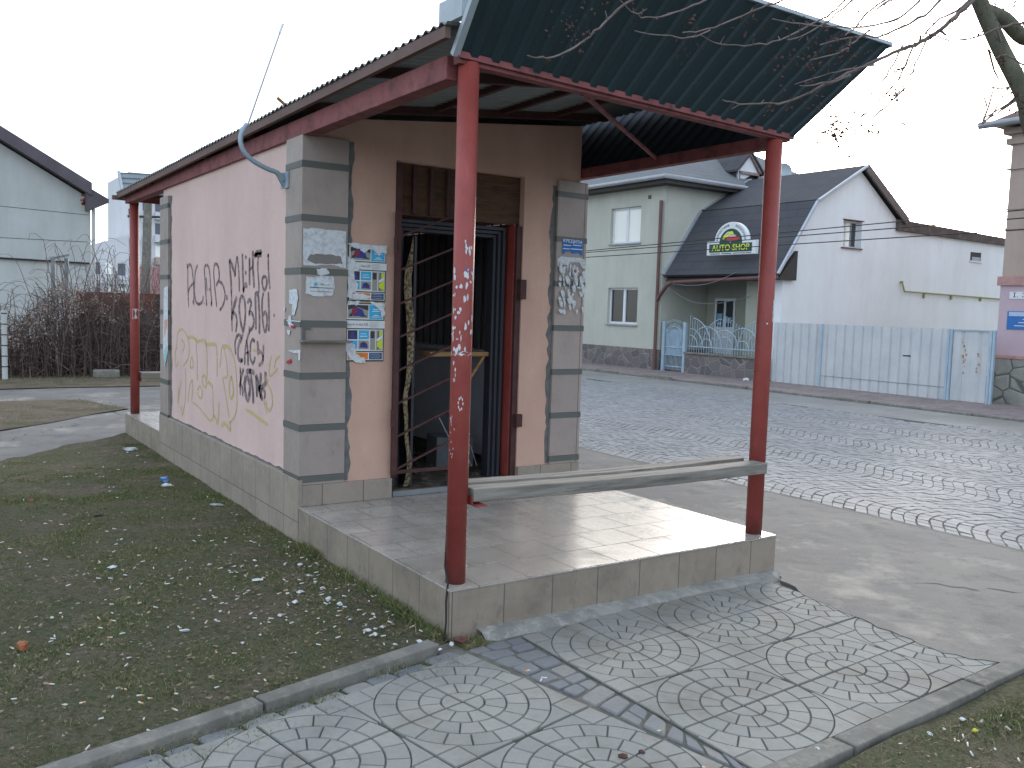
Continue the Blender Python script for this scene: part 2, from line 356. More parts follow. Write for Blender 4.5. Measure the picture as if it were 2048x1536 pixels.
# kerbs
def kerb(name, p, d, lens, wdt, z0, z1):
    mb = MB(); p = Vector(p); d = Vector(d).normalized(); n = Vector((-d.y, d.x, 0)); q = p.copy()
    for L in lens:
        a = q+d*.006; b = q+d*(L-.006); j = random.uniform(-.006, .006); jz = random.uniform(-.004, .004)
        mb.prism([(a.x-n.x*wdt/2, a.y-n.y*wdt/2+j, z0), (b.x-n.x*wdt/2, b.y-n.y*wdt/2+j, z0), (b.x+n.x*wdt/2, b.y+n.y*wdt/2+j, z0), (a.x+n.x*wdt/2, a.y+n.y*wdt/2+j, z0)], (0, 0, z1-z0+jz))
        q = q+d*L
    return struct(mb.build(name, M_kerb, bevel=.006))
kerb('kerb', (KL0.x-.02, KL0.y-.02, 0), kd, [.95]*8, .085, -.05, .045)
kerb('kerb', (2.16, -1.66, 0), (-1, -.05, 0), [.42, 1., 1., 1., 1., 1.], .1, -.05, .04)
# the street pavement: a thicker asphalt layer with a broken edge towards the slabs
ae = [(2.41, 9.), (2.405, .02)]+wavy((2.36, -.03), (2.16, -.46), 7, .05, 1)+wavy((2.16, -.46), (2.03, -1.36), 14, .05, 2)+wavy((2.03, -1.36), (2.18, -1.62), 5, .05, 4)+wavy((2.18, -1.62), (4.45, -2.6), 18, .12, 6)+[(4.45, -40), (4.456, 9.)]
ae = [p for p in ae]
struct(MB().prism([(x, y, -.03) for x, y in ae], (0, 0, .045)).build('street_pavement', M_asph))
# circle patterned concrete slabs
def quarter_slab(mb, N, su, sv, z=.012):
    """one slab whose circle centre is N and whose sides are the vectors su, sv; stones raised over the grooves"""
    N = Vector(N); su = Vector(su); sv = Vector(sv); g = .010; S = su.length
    P = lambda a, b: N+su*a+sv*b
    base = [P(.006, .006), P(.994, .006), P(.994, .994), P(.006, .994)]
    dz = random.uniform(-.001, .0025); tx, ty = random.uniform(-.003, .003), random.uniform(-.003, .003)
    def Z(p): return z+dz+tx*(p.x-N.x)+ty*(p.y-N.y)
    mb.prism([(p.x, p.y, -.03) for p in base], (0, 0, .03+z-.0055), 0)
    def stonep(pts):
        c = sum(pts, Vector((0, 0, 0)))/len(pts); n = len(pts)
        bot = [p for p in pts]; top = [c+(p-c)*(1-.0028/max(.02, (p-c).length)) for p in pts]
        vs = [(p.x, p.y, z-.0065) for p in bot]+[(p.x, p.y, Z(p)) for p in top]
        ar = sum(pts[i].x*pts[(i+1) % n].y-pts[(i+1) % n].x*pts[i].y for i in range(n))
        fs = [tuple(range(n, 2*n))]+[(i, (i+1) % n, n+(i+1) % n, n+i) for i in range(n)]
        if ar < 0: fs = [f[::-1] for f in fs]
        mb.add(vs, fs, 1)
    h = .007; hs = .0135
    def pol(r, th): return P(r*math.cos(th), r*math.sin(th))
    rr = [0, .245, .49, .735, .985]; cnt = [1, 3, 4, 5]
    for k in range(4):
        r0, r1 = rr[k]+(h if k else .0), rr[k+1]-h
        for i in range(cnt[k]):
            a0 = math.pi/2*i/cnt[k]; a1 = math.pi/2*(i+1)/cnt[k]
            if k % 2 == 0 or 1:
                hl, hr = (hs if i == 0 else h), (hs if i == cnt[k]-1 else h)
                th = [a0+hl/r1+(a1-a0-(hl+hr)/r1)*q/4 for q in range(5)]
                outer = [pol(r1, x) for x in th]
                if r0 <= .001: pts = [P(hs, hs)]+outer
                else:
                    ti = [a0+hl/r0+(a1-a0-(hl+hr)/r0)*q/4 for q in range(5)]; pts = [pol(r0, x) for x in ti][::-1]+outer
                stonep(pts)
    # outside the outer ring: corner block and two flanks split again
    q = .985*math.cos(math.pi/4)+h; R1 = .985+h
    stonep([P(q+h, q+h), P(1-hs, q+h), P(1-hs, 1-hs), P(q+h, 1-hs)])
    for sw in (0, 1):
        def PP(a, b): return P(a, b) if not sw else P(b, a)
        ys = [.21+(q-h-.21)*i/5 for i in range(6)]
        arc = [(math.sqrt(max(0, R1*R1-y*y)), y) for y in ys]
        arc = [(min(x, .975), y) for x, y in arc]
        i0 = 1 if arc[0][0] >= .97 else 0
        stonep([PP(*a) for a in arc[i0:]]+[PP(1-hs, ys[-1]), PP(1-hs, ys[i0])])
def field(name, O, u, v, irange, jrange, keep):
    mb = MB(); O = Vector(O); u = Vector(u); v = Vector(v)
    for i in irange:
        for j in jrange:
            c = O+u*(i+.5)+v*(j+.5)
            if not keep(c): continue
            ni = i if i % 2 == 0 else i+1; nj = j if j % 2 == 0 else j+1
            N = O+u*ni+v*nj; quarter_slab(mb, N, u if ni == i else -u, v if nj == j else -v)
    o = mb.build(name, [M_groove, M_slab]); return struct(o)
field('circle_slab_pavement', (.703, -.505, 0), (.375, .022, 0), (-.006, -.385, 0), range(-1, 4), range(-1, 3), lambda c: True)
lu, lv = Vector((-.366, -.078, 0)), Vector((.068, -.376, 0))
field('circle_slab_pavement', (-.312, -.655, 0), lu, lv, range(-1, 10), range(-1, 5), lambda c: c.y > -1.74-.047*(2.4-c.x)*0+(-.047)*(2.42-c.x)+.16)
# irregular setts between the fields and beside the left kerb
def setts(name, A, B, C, D, step, across, mat, seed, skip=0., zt=.010):
    """irregular stones filling the strip A-B (one long side) to D-C (the other)"""
    rnd = random.Random(seed); mb = MB(); A, B, C, D = [Vector((*p, 0)) for p in (A, B, C, D)]; L = (B-A).length; t_ = 0.
    def pt(u, v): return (A.lerp(B, v)).lerp(D.lerp(C, v), u)
    while t_ < L:
        hh = step*rnd.uniform(.75, 1.25); v0, v1 = t_/L, min(1, (t_+hh)/L); t_ += hh; wd = (pt(1, v0)-pt(0, v0)).length
        n = max(1, round(wd/across+rnd.uniform(-.35, .35))); cuts = [0]+sorted([(k+1+rnd.uniform(-.25, .25))/n for k in range(n-1)])+[1]
        for k in range(n):
            if rnd.random() < skip: continue
            q = [pt(cuts[k], v0), pt(cuts[k+1], v0), pt(cuts[k+1], v1), pt(cuts[k], v1)]; c = sum(q, Vector((0, 0, 0)))/4
            q = [c+(p-c)*(1-.008/max(.02, (p-c).length))+Vector((rnd.uniform(-.006, .006), rnd.uniform(-.006, .006), 0)) for p in q]
            pts = []
            for m in range(4):
                a, b, d_ = q[m-1], q[m], q[(m+1) % 4]
                pts += [b+(a-b)*rnd.uniform(.10, .24), b+((a-b)+(d_-b))*.035, b+(d_-b)*rnd.uniform(.10, .24)]
            n_ = len(pts); dz = rnd.uniform(-.004, .003); tl = (rnd.uniform(-.05, .05), rnd.uniform(-.05, .05)); vs = [(p.x, p.y, -.02) for p in pts]
            for kk, zz in ((.975, -.006), (.88, 0)):
                vs += [(c.x+(p.x-c.x)*kk, c.y+(p.y-c.y)*kk, zt+dz+zz+tl[0]*(p.x-c.x)*kk+tl[1]*(p.y-c.y)*kk) for p in pts]
            fs = [tuple(range(2*n_, 3*n_))]+[(r*n_+i, r*n_+(i+1) % n_, (r+1)*n_+(i+1) % n_, (r+1)*n_+i) for r in (0, 1) for i in range(n_)]
            ar = sum(pts[i].x*pts[(i+1) % n_].y-pts[(i+1) % n_].x*pts[i].y for i in range(n_))
            if ar < 0: fs = [f[::-1] for f in fs]
            mb.add(vs, fs)
    return struct(mb.build(name, mat))
e1 = Vector((-.312, -.655, 0))-lu; a1 = e1-lv*1.1; b1 = e1+lv*3.4
sheet('sett_strip_soil', [(-.1, -.02), (-.6, -1.9), (.45, -1.76), (.45, -.05)], .001, M_settsoil)
setts('sett_strip', (a1.x+.03, a1.y+.02), (b1.x+.02, b1.y), (.303, -1.74), (.326, -.14), .105, .125, M_oldst, 3)
k0 = KL0+Vector((.03, -.07, 0)); n2 = Vector((.06, -.19, 0))
setts('sett_row', (k0.x, k0.y), tuple((k0+kd*7)[:2]), tuple((k0+n2*.95+kd*7)[:2]), (k0.x+n2.x*.95, k0.y+n2.y*.95), .17, .15, M_oldst, 5, .12, .004)
sheet('sett_row_soil', [(k0.x+.1, k0.y+.02), (k0.x+.2, k0.y-.3), tuple((k0+n2*1.6+kd*7)[:2]), tuple((k0+kd*7)[:2])], -.003, M_dirt)
# mortar fillet along the front riser
mb = MB(); prev = None
for i in range(41):
    x = .16+2.24*i/40; wd = .12+.018*noise.noise(Vector((x*4, 1, 0)))-(.04 if i in (0, 40) else 0); hh = .035+.008*noise.noise(Vector((x*5, 2, 0)))
    r = [(x, .002, hh), (x, -wd*.5, hh*.72+.004), (x, -wd, .0), (x, -wd-.004, -.02)]
    if prev: mb.add(prev+r, [(k, k+1, k+5, k+4) for k in range(3)])
    prev = r
struct(mb.build('mortar_fillet', M_mfil, smooth=True))
# road
sheet('road_bed', [(4.47, -60), (13.6, -60), (13.6, 120), (4.47, 120)], -.0155, M_roadj)
sheet('far_lane_asphalt', [(11.9, -60), (13.6, -60), (13.6, 120), (11.5, 120)], -.012, M_roadfar)
sheet('road_surface', [(4.5, 30), (11.7, 30), (11.5, 120), (4.5, 120)], -.02, M_roadfar)
sheet('road_surface', [(4.5, -60), (12, -60), (12, -7), (4.5, -7)], -.02, M_roadfar)
def cobble_road():
    """setts laid in rows that wave from crest to trough across the road"""
    V = []; F = []; x0, x1, y0, y1 = 4.51, 12.0, -7., 30.; d = .117; o = 0
    rn = random.Random(2); lam = 1.8
    def wv(x, y): return .20*math.cos(2*math.pi*(x-5.2-.35*noise.noise(Vector((x*.3, y*.15, 3))))/lam)+.05*noise.noise(Vector((x*.8, y*.25, 7)))
    for r in range(int((y1-y0)/d)+8):
        yb = y0-.4+r*d; x = x0+rn.uniform(-.06, 0)
        while x < x1:
            wd = rn.uniform(.095, .145); xa, xb = x, x+wd; x = xb
            if xa < x0: xa = x0
            if xb > x1+.3*math.sin(yb*.8)+.2*math.sin(yb*2.3): break
            q = [(xa, yb+wv(xa, yb)), (xb, yb+wv(xb, yb)), (xb, yb+wv(xb, yb)+d), (xa, yb+wv(xa, yb)+d)]
            j = lambda: rn.uniform(-.0055, .0055)
            q = [(p[0]+j(), p[1]+j()) for p in q]; mx_, my_ = sum(p[0] for p in q)/4, sum(p[1] for p in q)/4
            if my_ > y1 or my_ < y0: continue
            dz = rn.uniform(-.003, .003)+.005*noise.noise(Vector((mx_*.5, my_*.5, 0))); tx, ty = rn.uniform(-.03, .03), rn.uniform(-.03, .03)
            ss = rn.uniform(.94, 1.0)
            for kk, zz in ((.975, -.032), (.95, -.014), (.89, -.009)):
                for p in q:
                    px, py = mx_+(p[0]-mx_)*kk*ss, my_+(p[1]-my_)*kk*ss; V.append((px, py, zz+dz+tx*(px-mx_)+ty*(py-my_)))
            F.append((o+8, o+9, o+10, o+11))
            for rr in (0, 4):
                for i in range(4): F.append((o+rr+i, o+rr+(i+1) % 4, o+rr+4+(i+1) % 4, o+rr+4+i))
            o += 12
    me = bpy.data.meshes.new('cobbled_road'); me.from_pydata(V, [], F); me.materials.append(M_cob)
    ob = bpy.data.objects.new('cobbled_road', me); COL.objects.link(ob); struct(ob)
cobble_road()
struct(MB().box((4.4565, -60, -.05), (4.50, 120, .016)).build('road_edge_strip', plain('edge_steel', lin(108, 106, 102), .85)))
# far pavement with broken kerb
mb = MB(); y = -30.
while y < 60:
    L = random.uniform(.8, 1.1); j = random.uniform(-.03, .03); zz = .05+random.uniform(-.03, .02)
    if not (11.2 < y < 12.4): mb.box((13.55+j, y+.01, -.06), (13.68+j, y+L-.01, zz))
    y += L
struct(mb.build('far_kerb', M_kerb, bevel=.01))
struct(MB().prism([(13.66, -30, -.05), (17.2, -30, -.05), (17.2, 60, -.05), (13.66, 60, -.05)], (0, 0, .07)).build('far_pavement', M_walk))

# ------------------------------------------------------------------ kiosk
W, D1, YB, YE, PT = 2.4, 2.064, 6.03, 7.81, .255
K = thing('kiosk', 'abandoned pink kiosk with tiled corner pilasters and red posted canopy', 'kiosk', (0, 0, 0))
bx = lambda *a: MB().box(*a)
MB().box((0, 0, -.05), (W, D1, PT-.012)).build('porch_base', M_riser, K, bevel=.004)
MB().box((-.004, -.004, PT-.0118), (W+.004, D1+.01, PT)).build('porch_floor', M_floor, K, bevel=.003)
MB().box((0, YB, -.05), (W, YE, PT-.012)).build('porch_base', M_riser, K, bevel=.004)
MB().box((-.004, YB-.01, PT-.0118), (W+.004, YE+.004, PT)).build('porch_floor', M_floor, K, bevel=.003)
# plinth ring under the walls
mb = MB(); zp = .44
mb.box((-.008, D1-.008, -.05), (.025, YB+.008, zp))
mb.box((.0252, D1-.006, PT+.001), (.70, D1+.16, .40)); mb.box((1.80, D1-.006, PT+.001), (W+.008, D1+.16, .40))
mb.box((W-.025, D1+.161, -.05), (W+.008, YB+.008, zp)); mb.box((.026, YB-.16, PT+.001), (W-.026, YB+.006, .43))
mb.build('plinth', M_plinth, K, bevel=.003)
# walls
mb = MB(); yf = 2.088
mb.box((.03, yf, .4), (.70, yf+.18, 2.66)); mb.box((1.80, yf, .4), (2.37, yf+.18, 2.66))
mb.prism([(.03, yf, 2.6602), (2.34, yf, 2.6602), (2.34, yf, 3.11), (.03, yf, 2.86)], (0, .18, 0))
mb.box((.70, yf+.02, 2.655), (1.80, yf+.16, 2.66))
mb.build('front_wall', M_pinkf, K)
mb = MB(); mb.box((.026, yf+.182, zp-.004), (.2, YB-.182, 2.765)); mb.build('side_wall', M_pink, K)
mb = MB()
mb.box((2.2, yf+.182, .3), (2.372, YB-.182, 1.25)); mb.box((2.2, yf+.182, 2.4), (2.372, YB-.182, 3.08)); mb.box((2.2, yf+.182, 1.2502), (2.372, 2.9, 2.3998)); mb.box((2.2, 5.3, 1.2502), (2.372, YB-.182, 2.3998))
mb.build('side_wall', M_pink, K)
mb = MB(); yb0 = YB-.18
mb.box((.03, yb0, .3), (.5, YB-.03, 2.8)); mb.box((1.6, yb0, .3), (2.37, YB-.03, 3.08)); mb.box((.5002, yb0, .3), (1.5998, YB-.03, 1.2)); mb.box((.5002, yb0, 2.25), (1.5998, YB-.03, 2.9))
mb.build('rear_wall', M_pink, K)
# roller shutters closing the street window and the rear window, with slits
mb = MB()
for i in range(20): mb.box((2.3, 2.91+i*.12, 1.26), (2.32, 2.91+i*.12+.117, 2.39))
mb.build('window_shutter', M_back, K)
mb = MB()
for i in range(9):
    if i != 4: mb.box((.51+i*.12, YB-.12, 1.22), (.51+i*.12+.116, YB-.10, 2.24))
mb.build('window_shutter', M_back, K)
for i in range(8): MB().tube([(.55+i*.14, YB-.16, 1.2), (.55+i*.14, YB-.16, 2.25)], .008, 6).build('grille_bar', M_brownred, K)
for i in range(17): MB().tube([(2.24, 2.95+i*.14, 1.25), (2.24, 2.95+i*.14, 2.4)], .008, 6).build('grille_bar', M_brownred, K)
MB().box((.21, 2.1, .26), (2.19, 5.84, .30)).build('interior_floor', M_innerf, K)
MB().box((2.14, 3.0, .31), (2.19, 5.8, 1.24)).box((2.0, 3.0, 1.2402), (2.198, 5.8, 1.27)).build('counter', M_inner, K)
MB().box((.72, D1+.02, PT), (1.78, 2.14, .295)).build('door_sill', metal('sill', lin(132, 136, 138), .6, .2), K)
# pilasters with tile courses and green grey strips
def pilaster(x0, x1, y0, y1, ztop, z0=.402):
    mb = MB(); mb.box((x0, y0, z0), (x1, y1, ztop))
    p = mb.build('pilaster', M_pil, K, bevel=.002)
    z = .42
    while z < ztop-.05:
        MB().box((x0-.0035, y0-.0035, z), (x1+.0035, y1+.0035, z+.043)).build('tile_strip', M_band, p); z += .3527
    return p
pilaster(.0, .33, D1-.002, 2.365, 2.745); pilaster(2.105, 2.402, D1-.002, 2.365, 2.665)
pilaster(.0, .33, 5.70, YB-.0, 2.655); pilaster(2.105, 2.402, 5.70, YB-.0, 2.665)
# ragged mortar beside pilasters and above plinth
def ragged(p, q, w, n, seed, out, name='mortar_smear', mat=M_mortar, dd=.003):
    p, q, w, out = Vector(p), Vector(q), Vector(w), Vector(out); a = []; b = []
    for i in range(n+1):
        t_ = i/n; c = p+(q-p)*t_; k = .55+.9*abs(noise.noise(Vector((t_*9, seed, .3))))+.5*noise.noise(Vector((t_*33, seed, 1.)))
        a.append(c); b.append(c+w*max(.15, k))
    mb = MB()
    for i in range(n): mb.prism([a[i], a[i+1], b[i+1], b[i]], out*dd)
    mb.build(name, mat, K)
ragged((.333, yf-.0005, .41), (.333, yf-.0005, 2.74), (.05, 0, 0), 60, 1, (0, -1, 0))
ragged((2.102, yf-.0005, .41), (2.102, yf-.0005, 2.62), (-.045, 0, 0), 60, 2, (0, -1, 0))
ragged((.0255, 5.699, .45), (.0255, 5.699, 2.65), (0, -.07, 0), 60, 3, (-1, 0, 0))
ragged((.0255, 2.37, zp), (.0255, 5.69, zp), (0, 0, .022), 90, 4, (-1, 0, 0))
# opening: red iron frame, plywood transom, dark inner frame
mb = MB(); mb.box((.702, 2.07, .40), (.745, 2.12, 2.64)); mb.box((1.752, 2.10, .31), (1.798, 2.22, 2.28))
mb.build('outer_frame', M_brownred, K, bevel=.003)
MB().box((1.742, 2.13, .31), (1.7515, 2.26, 2.3)).build('red_jamb', M_red, K)
MB().box((.72, 2.15, 2.29), (1.799, 2.165, 2.654)).build('transom_board', M_ply, K)
mb = MB()
for x in (.86, 1.0, 1.14): MB().bar((x, 2.12, 2.30), (x, 2.12, 2.64), .03, .03).build('transom_bar', M_brownred, K)
mb = MB()
for k, (o_, y_) in enumerate(((0, 2.20), (.028, 2.225), (.056, 2.25))):
    w_ = .026; mb.box((.77+o_, y_, .30), (.77+o_+w_, y_+.09, 2.27-o_)); mb.box((1.715-o_-w_, y_, .30), (1.715-o_, y_+.09, 2.27-o_)); mb.box((.77+o_+w_+.0003, y_, 2.27-o_-w_), (1.715-o_-w_-.0003, y_+.09, 2.27-o_))
dfr = mb.build('door_frame', M_blued, K, bevel=.003)
# broken door leaf edge : twisted torn strip
t = NT('torn_board'); c = t.mix(t.ramp(t.noise(40, 5, .8), .42, .58), lin(62, 52, 42), lin(176, 160, 126)); t.bump(t.noise(50, 5, .8), .8, .02); M_torn = t.fin(c, .9, .2)
mb = MB(); prev = None
for i in range(40):
    z = .31+1.83*i/39; tp = 1 if i < 34 else (39-i)/5+.1
    sx = .865+.018*math.sin(i*.35)+.02*noise.noise(Vector((i*.2, 0, 0))); wd = (.028+.014*abs(noise.noise(Vector((i*.4, 3, 0)))))*tp
    an = .3+.35*math.sin(i*.17); dx, dy = wd*math.cos(an), wd*math.sin(an)
    r = [(sx-dx, 2.16-dy, z), (sx+dx, 2.16+dy, z), (sx+dx+.006, 2.16+dy+.02, z), (sx-dx+.01, 2.16-dy+.025, z)]
    if prev: mb.add(prev+r, [(0, 1, 5, 4), (1, 2, 6, 5), (2, 3, 7, 6), (3, 0, 4, 7)])
    prev = r
mb.build('torn_door_edge', M_torn, K)
MB().box((.905, 2.18, .30), (.925, 2.42, 2.15)).build('door_leaf', M_blued, K)
# security gate with slanting bars
mb = MB(); yg = 2.03; xr = 1.21
mb.box((.675, yg-.016, .43), (.715, yg+.016, 2.30)); mb.box((.7152, yg-.012, .435), (xr, yg+.012, .462)); mb.box((xr-.024, yg-.0125, .4625), (xr+.002, yg+.0125, 2.3)); 
gate = mb.build('security_gate', M_brownred, K, bevel=.003)
for i in range(8):
    z0 = .47+i*.237; MB().bar((.714, yg-.004, z0), (xr-.022, yg-.004, z0+.195), .016, .013).build('slanting_bar', M_brownred, gate)
for z in (.78, 2.0):
    MB().tube([(.672, yg-.012, z), (.672, yg-.012, z+.12)], .014, 8).build('hinge', M_brownred, gate)
for a, b in ((1.72, 1.87), (.72, .82)): MB().box((1.765, 2.05, a), (1.82, 2.10, b)).build('lock_plate', M_brownred, K, bevel=.003)
# roof sheet, corrugated across, over the whole length
rz = lambda x, y=0.: 2.957+.11*(x+.08)-.0135*y
def roof():
    mb = MB(); pitch = .08; y0, y1 = .02, 7.86; n = int((y1-y0)/(pitch/6)); xs = [-.085, -.03, .6, 1.5, 2.70]; V = []; F = []
    for lay in (0, 1):
        for i in range(n+1):
            y = y0+(y1-y0)*i/n; ph = (y/pitch) % 1; wv = .5+.5*max(-1, min(1, 1.6*math.cos(2*math.pi*ph)))
            for x in xs: V.append((x+(.012*noise.noise(Vector((y*1.1, 0, 0))) if x < -.08 else 0), y, rz(x, y)+.018*wv-lay*.003+(.006*noise.noise(Vector((y*2, 5, 0))) if x < -.08 else 0)))
    m = len(xs)
    for lay in (0, 1):
        o = lay*(n+1)*m
        for i in range(n):
            for j in range(m-1):
                f = (o+i*m+j, o+i*m+j+1, o+(i+1)*m+j+1, o+(i+1)*m+j); F.append(f if lay == 0 else f[::-1])
    for i in range(n):
        o = (n+1)*m; F.append((i*m, (i+1)*m, o+(i+1)*m, o+i*m))
    mb.add(V, F); mi = []
    return mb.build('roof_sheet', M_roofu, K)
roof()
mb = MB(); mb.bar((-.062, .05, rz(-.06, .05)-.032), (-.062, 7.84, rz(-.06, 7.84)-.032), .03, .055); mb.build('eave_purlin', M_roofrust, K)
MB().bar((.05, .165, 2.80), (.05, 7.76, 2.79), .10, .115).build('beam', M_redd, K, bevel=.004)
MB().bar((.02, .105, 2.835), (2.42, .105, 2.765), .06, .06).build('beam', M_redd, K, bevel=.004)
MB().bar((2.385, .14, 2.74), (2.385, 7.76, 2.74), .07, .08).build('beam', M_redd, K, bevel=.004)
MB().bar((.02, 7.72, 2.80), (2.42, 7.72, 2.765), .06, .08).build('beam', M_redd, K, bevel=.004)
for y in (.93, 1.98, 3.1, 4.3, 5.5, 6.35, 7.1): MB().bar((-.04, y, rz(-.04, y)-.033), (2.5, y, rz(2.5, y)-.033), .045, .05).build('rafter', M_brownred, K)
for x in (.42, .95, 1.5, 2.0): MB().bar((x, .14, rz(x, .14)-.02), (x, 2.08, rz(x, 2.08)-.02), .035, .035).build('purlin', M_brownred, K)
MB().tube([(.8, .12, 2.79), (2.37, 1.235, 2.76)], .014, 8).build('brace', M_redd, K)
MB().box((.03, yf-.03, 2.94), (2.33, yf-.002, 2.955)).build('wall_plate', M_brownred, K) if False else None
# outward leaning fascia panels, trapezoidal ribs
def fascia(name, b0, b1, t0, t1, ribs, mats, lip=.006, vertical=True, thick=.0):
    b0, b1, t0, t1 = map(Vector, (b0, b1, t0, t1)); N_ = (b1-b0).cross(t0-b0).normalized(); mb = MB()
    prof = [(0, 0), (.5, 0), (.6, 1), (.9, 1), (1.0, 0)]
    if vertical:
        L = []
        for r in range(ribs):
            for a, h in prof[:-1]: L.append(((r+a)/ribs, h))
        L.append((1, 0))
        rows = []
        for s_, h in L:
            rows.append((b0.lerp(b1, s_)+N_*h*.014, t0.lerp(t1, s_)+N_*h*.014))
    else:
        rows = []
        for r in range(ribs):
            for a, h in prof[:-1]:
                s_ = (r+a)/ribs; rows.append((b0.lerp(t0, s_)+N_*h*.014, b1.lerp(t1, s_)+N_*h*.014))
        rows.append((t0, t1))
    for off, mi in ((0, 0), (-.003, 1)):
        vs = [p+N_*off for rr in rows for p in rr]
        fs = [(2*i, 2*i+2, 2*i+3, 2*i+1) for i in range(len(rows)-1)]
        mb.add(vs, fs if mi == 0 else [f[::-1] for f in fs], mi)
    return mb.build(name, mats, K)
fb0, fb1 = (0.0, .07, 2.845), (2.43, .07, 2.765); ft0, ft1 = (0.0, -.305, 3.335), (2.825, -.305, 3.315)
fascia('front_fascia', fb0, fb1, ft0, ft1, 20, [M_fascia, M_back])
fascia('side_fascia', (2.43, .07, 2.765), (2.43, 7.8, 2.765), (2.825, -.305, 3.315), (2.825, 8.15, 3.315), 60, [M_darkf, M_darkf])
fascia('rear_fascia', (2.43, 7.8, 2.765), (0, 7.8, 2.80), (2.825, 8.15, 3.30), (0, 8.1, 3.13), 5, [M_back, M_back], vertical=False)
mb = MB(); mb.bar((-.008, .075, 2.835), (-.008, -.31, 3.34), .03, .035, (1, 0, 0)); mb.bar((0, -.31, 3.34), (2.83, -.31, 3.32), .018, .02); mb.bar((2.83, -.31, 3.32), (2.83, 8.15, 3.32), .03, .03)
mb.bar((-.006, 7.8, 2.79), (-.006, 8.1, 3.14), .03, .03, (1, 0, 0)); mb.build('fascia_trim', M_trim, K)
MB().bar((.0, .062, 2.842), (2.43, .062, 2.762), .012, .03).build('fascia_bottom_rail', M_redd, K)
MB().box((-.03, -.02, 2.99), (.01, .2, 3.10)).build('corner_flashing', M_trim, K)
MB().bar((-.13, 7.82, 2.80), (.06, 7.82, 2.80), .04, .05).build('outrigger', M_roofrust, K)
# posts
def post(x, y, z1, mat=M_red):
    p = MB().tube([(x, y, PT), (x, y, z1)], .052, 28).build('post', mat, K)
    for i, pl_ in enumerate(p.data.polygons): pl_.use_smooth = len(pl_.vertices) == 4
    return p
pFL = post(.092, .109, 2.82); pFR = post(2.31, .109, 2.735); pBL = post(.09, 7.70, 2.745); pBR = post(2.31, 7.70, 2.71)
# torn sticker scraps and scratches wrapped on posts
def wrap(name, post_, cx, cy, pts_lists, mat, r=.0528):
    mb = MB()
    for pts in pts_lists:           # (angle, z) outlines
        n = len(pts); c = (sum(p[0] for p in pts)/n, sum(p[1] for p in pts)/n)
        vs = [(cx+r*math.cos(a), cy+r*math.sin(a), z) for a, z in [c]+pts]
        mb.add(vs, [(0, i+1, (i+1) % n+1) for i in range(n)])
    mb.build(name, mat, post_)
def blob(a, z, ra, rz_, seed, n=12, rg=.45):
    return [(a+ra*math.cos(2*math.pi*k/n)*(1+rg*noise.noise(Vector((k*1.3, seed, 0)))), z+rz_*math.sin(2*math.pi*k/n)*(1+rg*noise.noise(Vector((k*1.3, seed, 7))))) for k in range(n)]
fa = math.atan2(CAM.y-.109, CAM.x-.092); rnd = random.Random(4); L = []
for i in range(46):
    z = 1.42+rnd.random()*.42; L.append(blob(fa+rnd.uniform(-1.2, 1.25), z, rnd.uniform(.05, .16), rnd.uniform(.004, .02), i, rg=1.1))
for i in range(9): L.append(blob(fa+.35+rnd.uniform(-.25, .5), 1.93+rnd.uniform(-.05, .05), rnd.uniform(.03, .09), rnd.uniform(.006, .02), i+60, rg=1.1))
L.append([(fa-1.25+2.3*k/12, 1.425+.006*math.sin(k)) for k in range(13)]+[(fa+1.05-2.3*k/12, 1.41+.006*math.sin(k*2)) for k in range(13)])
for i in range(16): L.append(blob(fa-.7+rnd.uniform(-.5, .2), .95+rnd.uniform(-.1, .35)*(.5), .03, .006, i+80))
for k in range(8): L.append(blob(fa+.05+.22*math.cos(k*.75), 1.17+.03*math.sin(k*.75), .05, .008, k+99))
for i in range(8): L.append(blob(fa-.9+rnd.uniform(-.1, .5), 1.33+rnd.uniform(-.06, .05), .04, .01, i+120))
wrap('sticker_remains', pFL, .092, .109, L, M_white)
wrap('blue_sticker', pFL, .092, .109, [[(fa+.1, 1.845), (fa+1.1, 1.845), (fa+1.05, 1.82), (fa+.7, 1.815), (fa+.5, 1.825), (fa+.3, 1.79), (fa+.12, 1.80)]], flat('blue_sticker', (46, 108, 176)))
fa2 = math.atan2(CAM.y-.109, CAM.x-2.31)
wrap('sticker_remains', pFR, 2.31, .109, [blob(fa2+1.15, 1.63+i*.035, .12, .02, i+5, rg=1) for i in range(4)]+[blob(fa2+.3, 1.6, .1, .006, 77)], M_white)
fa3 = math.atan2(CAM.y-7.7, CAM.x-.09)
wrap('paper_square', pBL, .09, 7.70, [[(fa3-.5+.2*k, 1.50+.006*(k % 2)) for k in range(8)]+[(fa3+.9-.2*k, 1.38+.01*(k % 3)) for k in range(8)]], M_white)
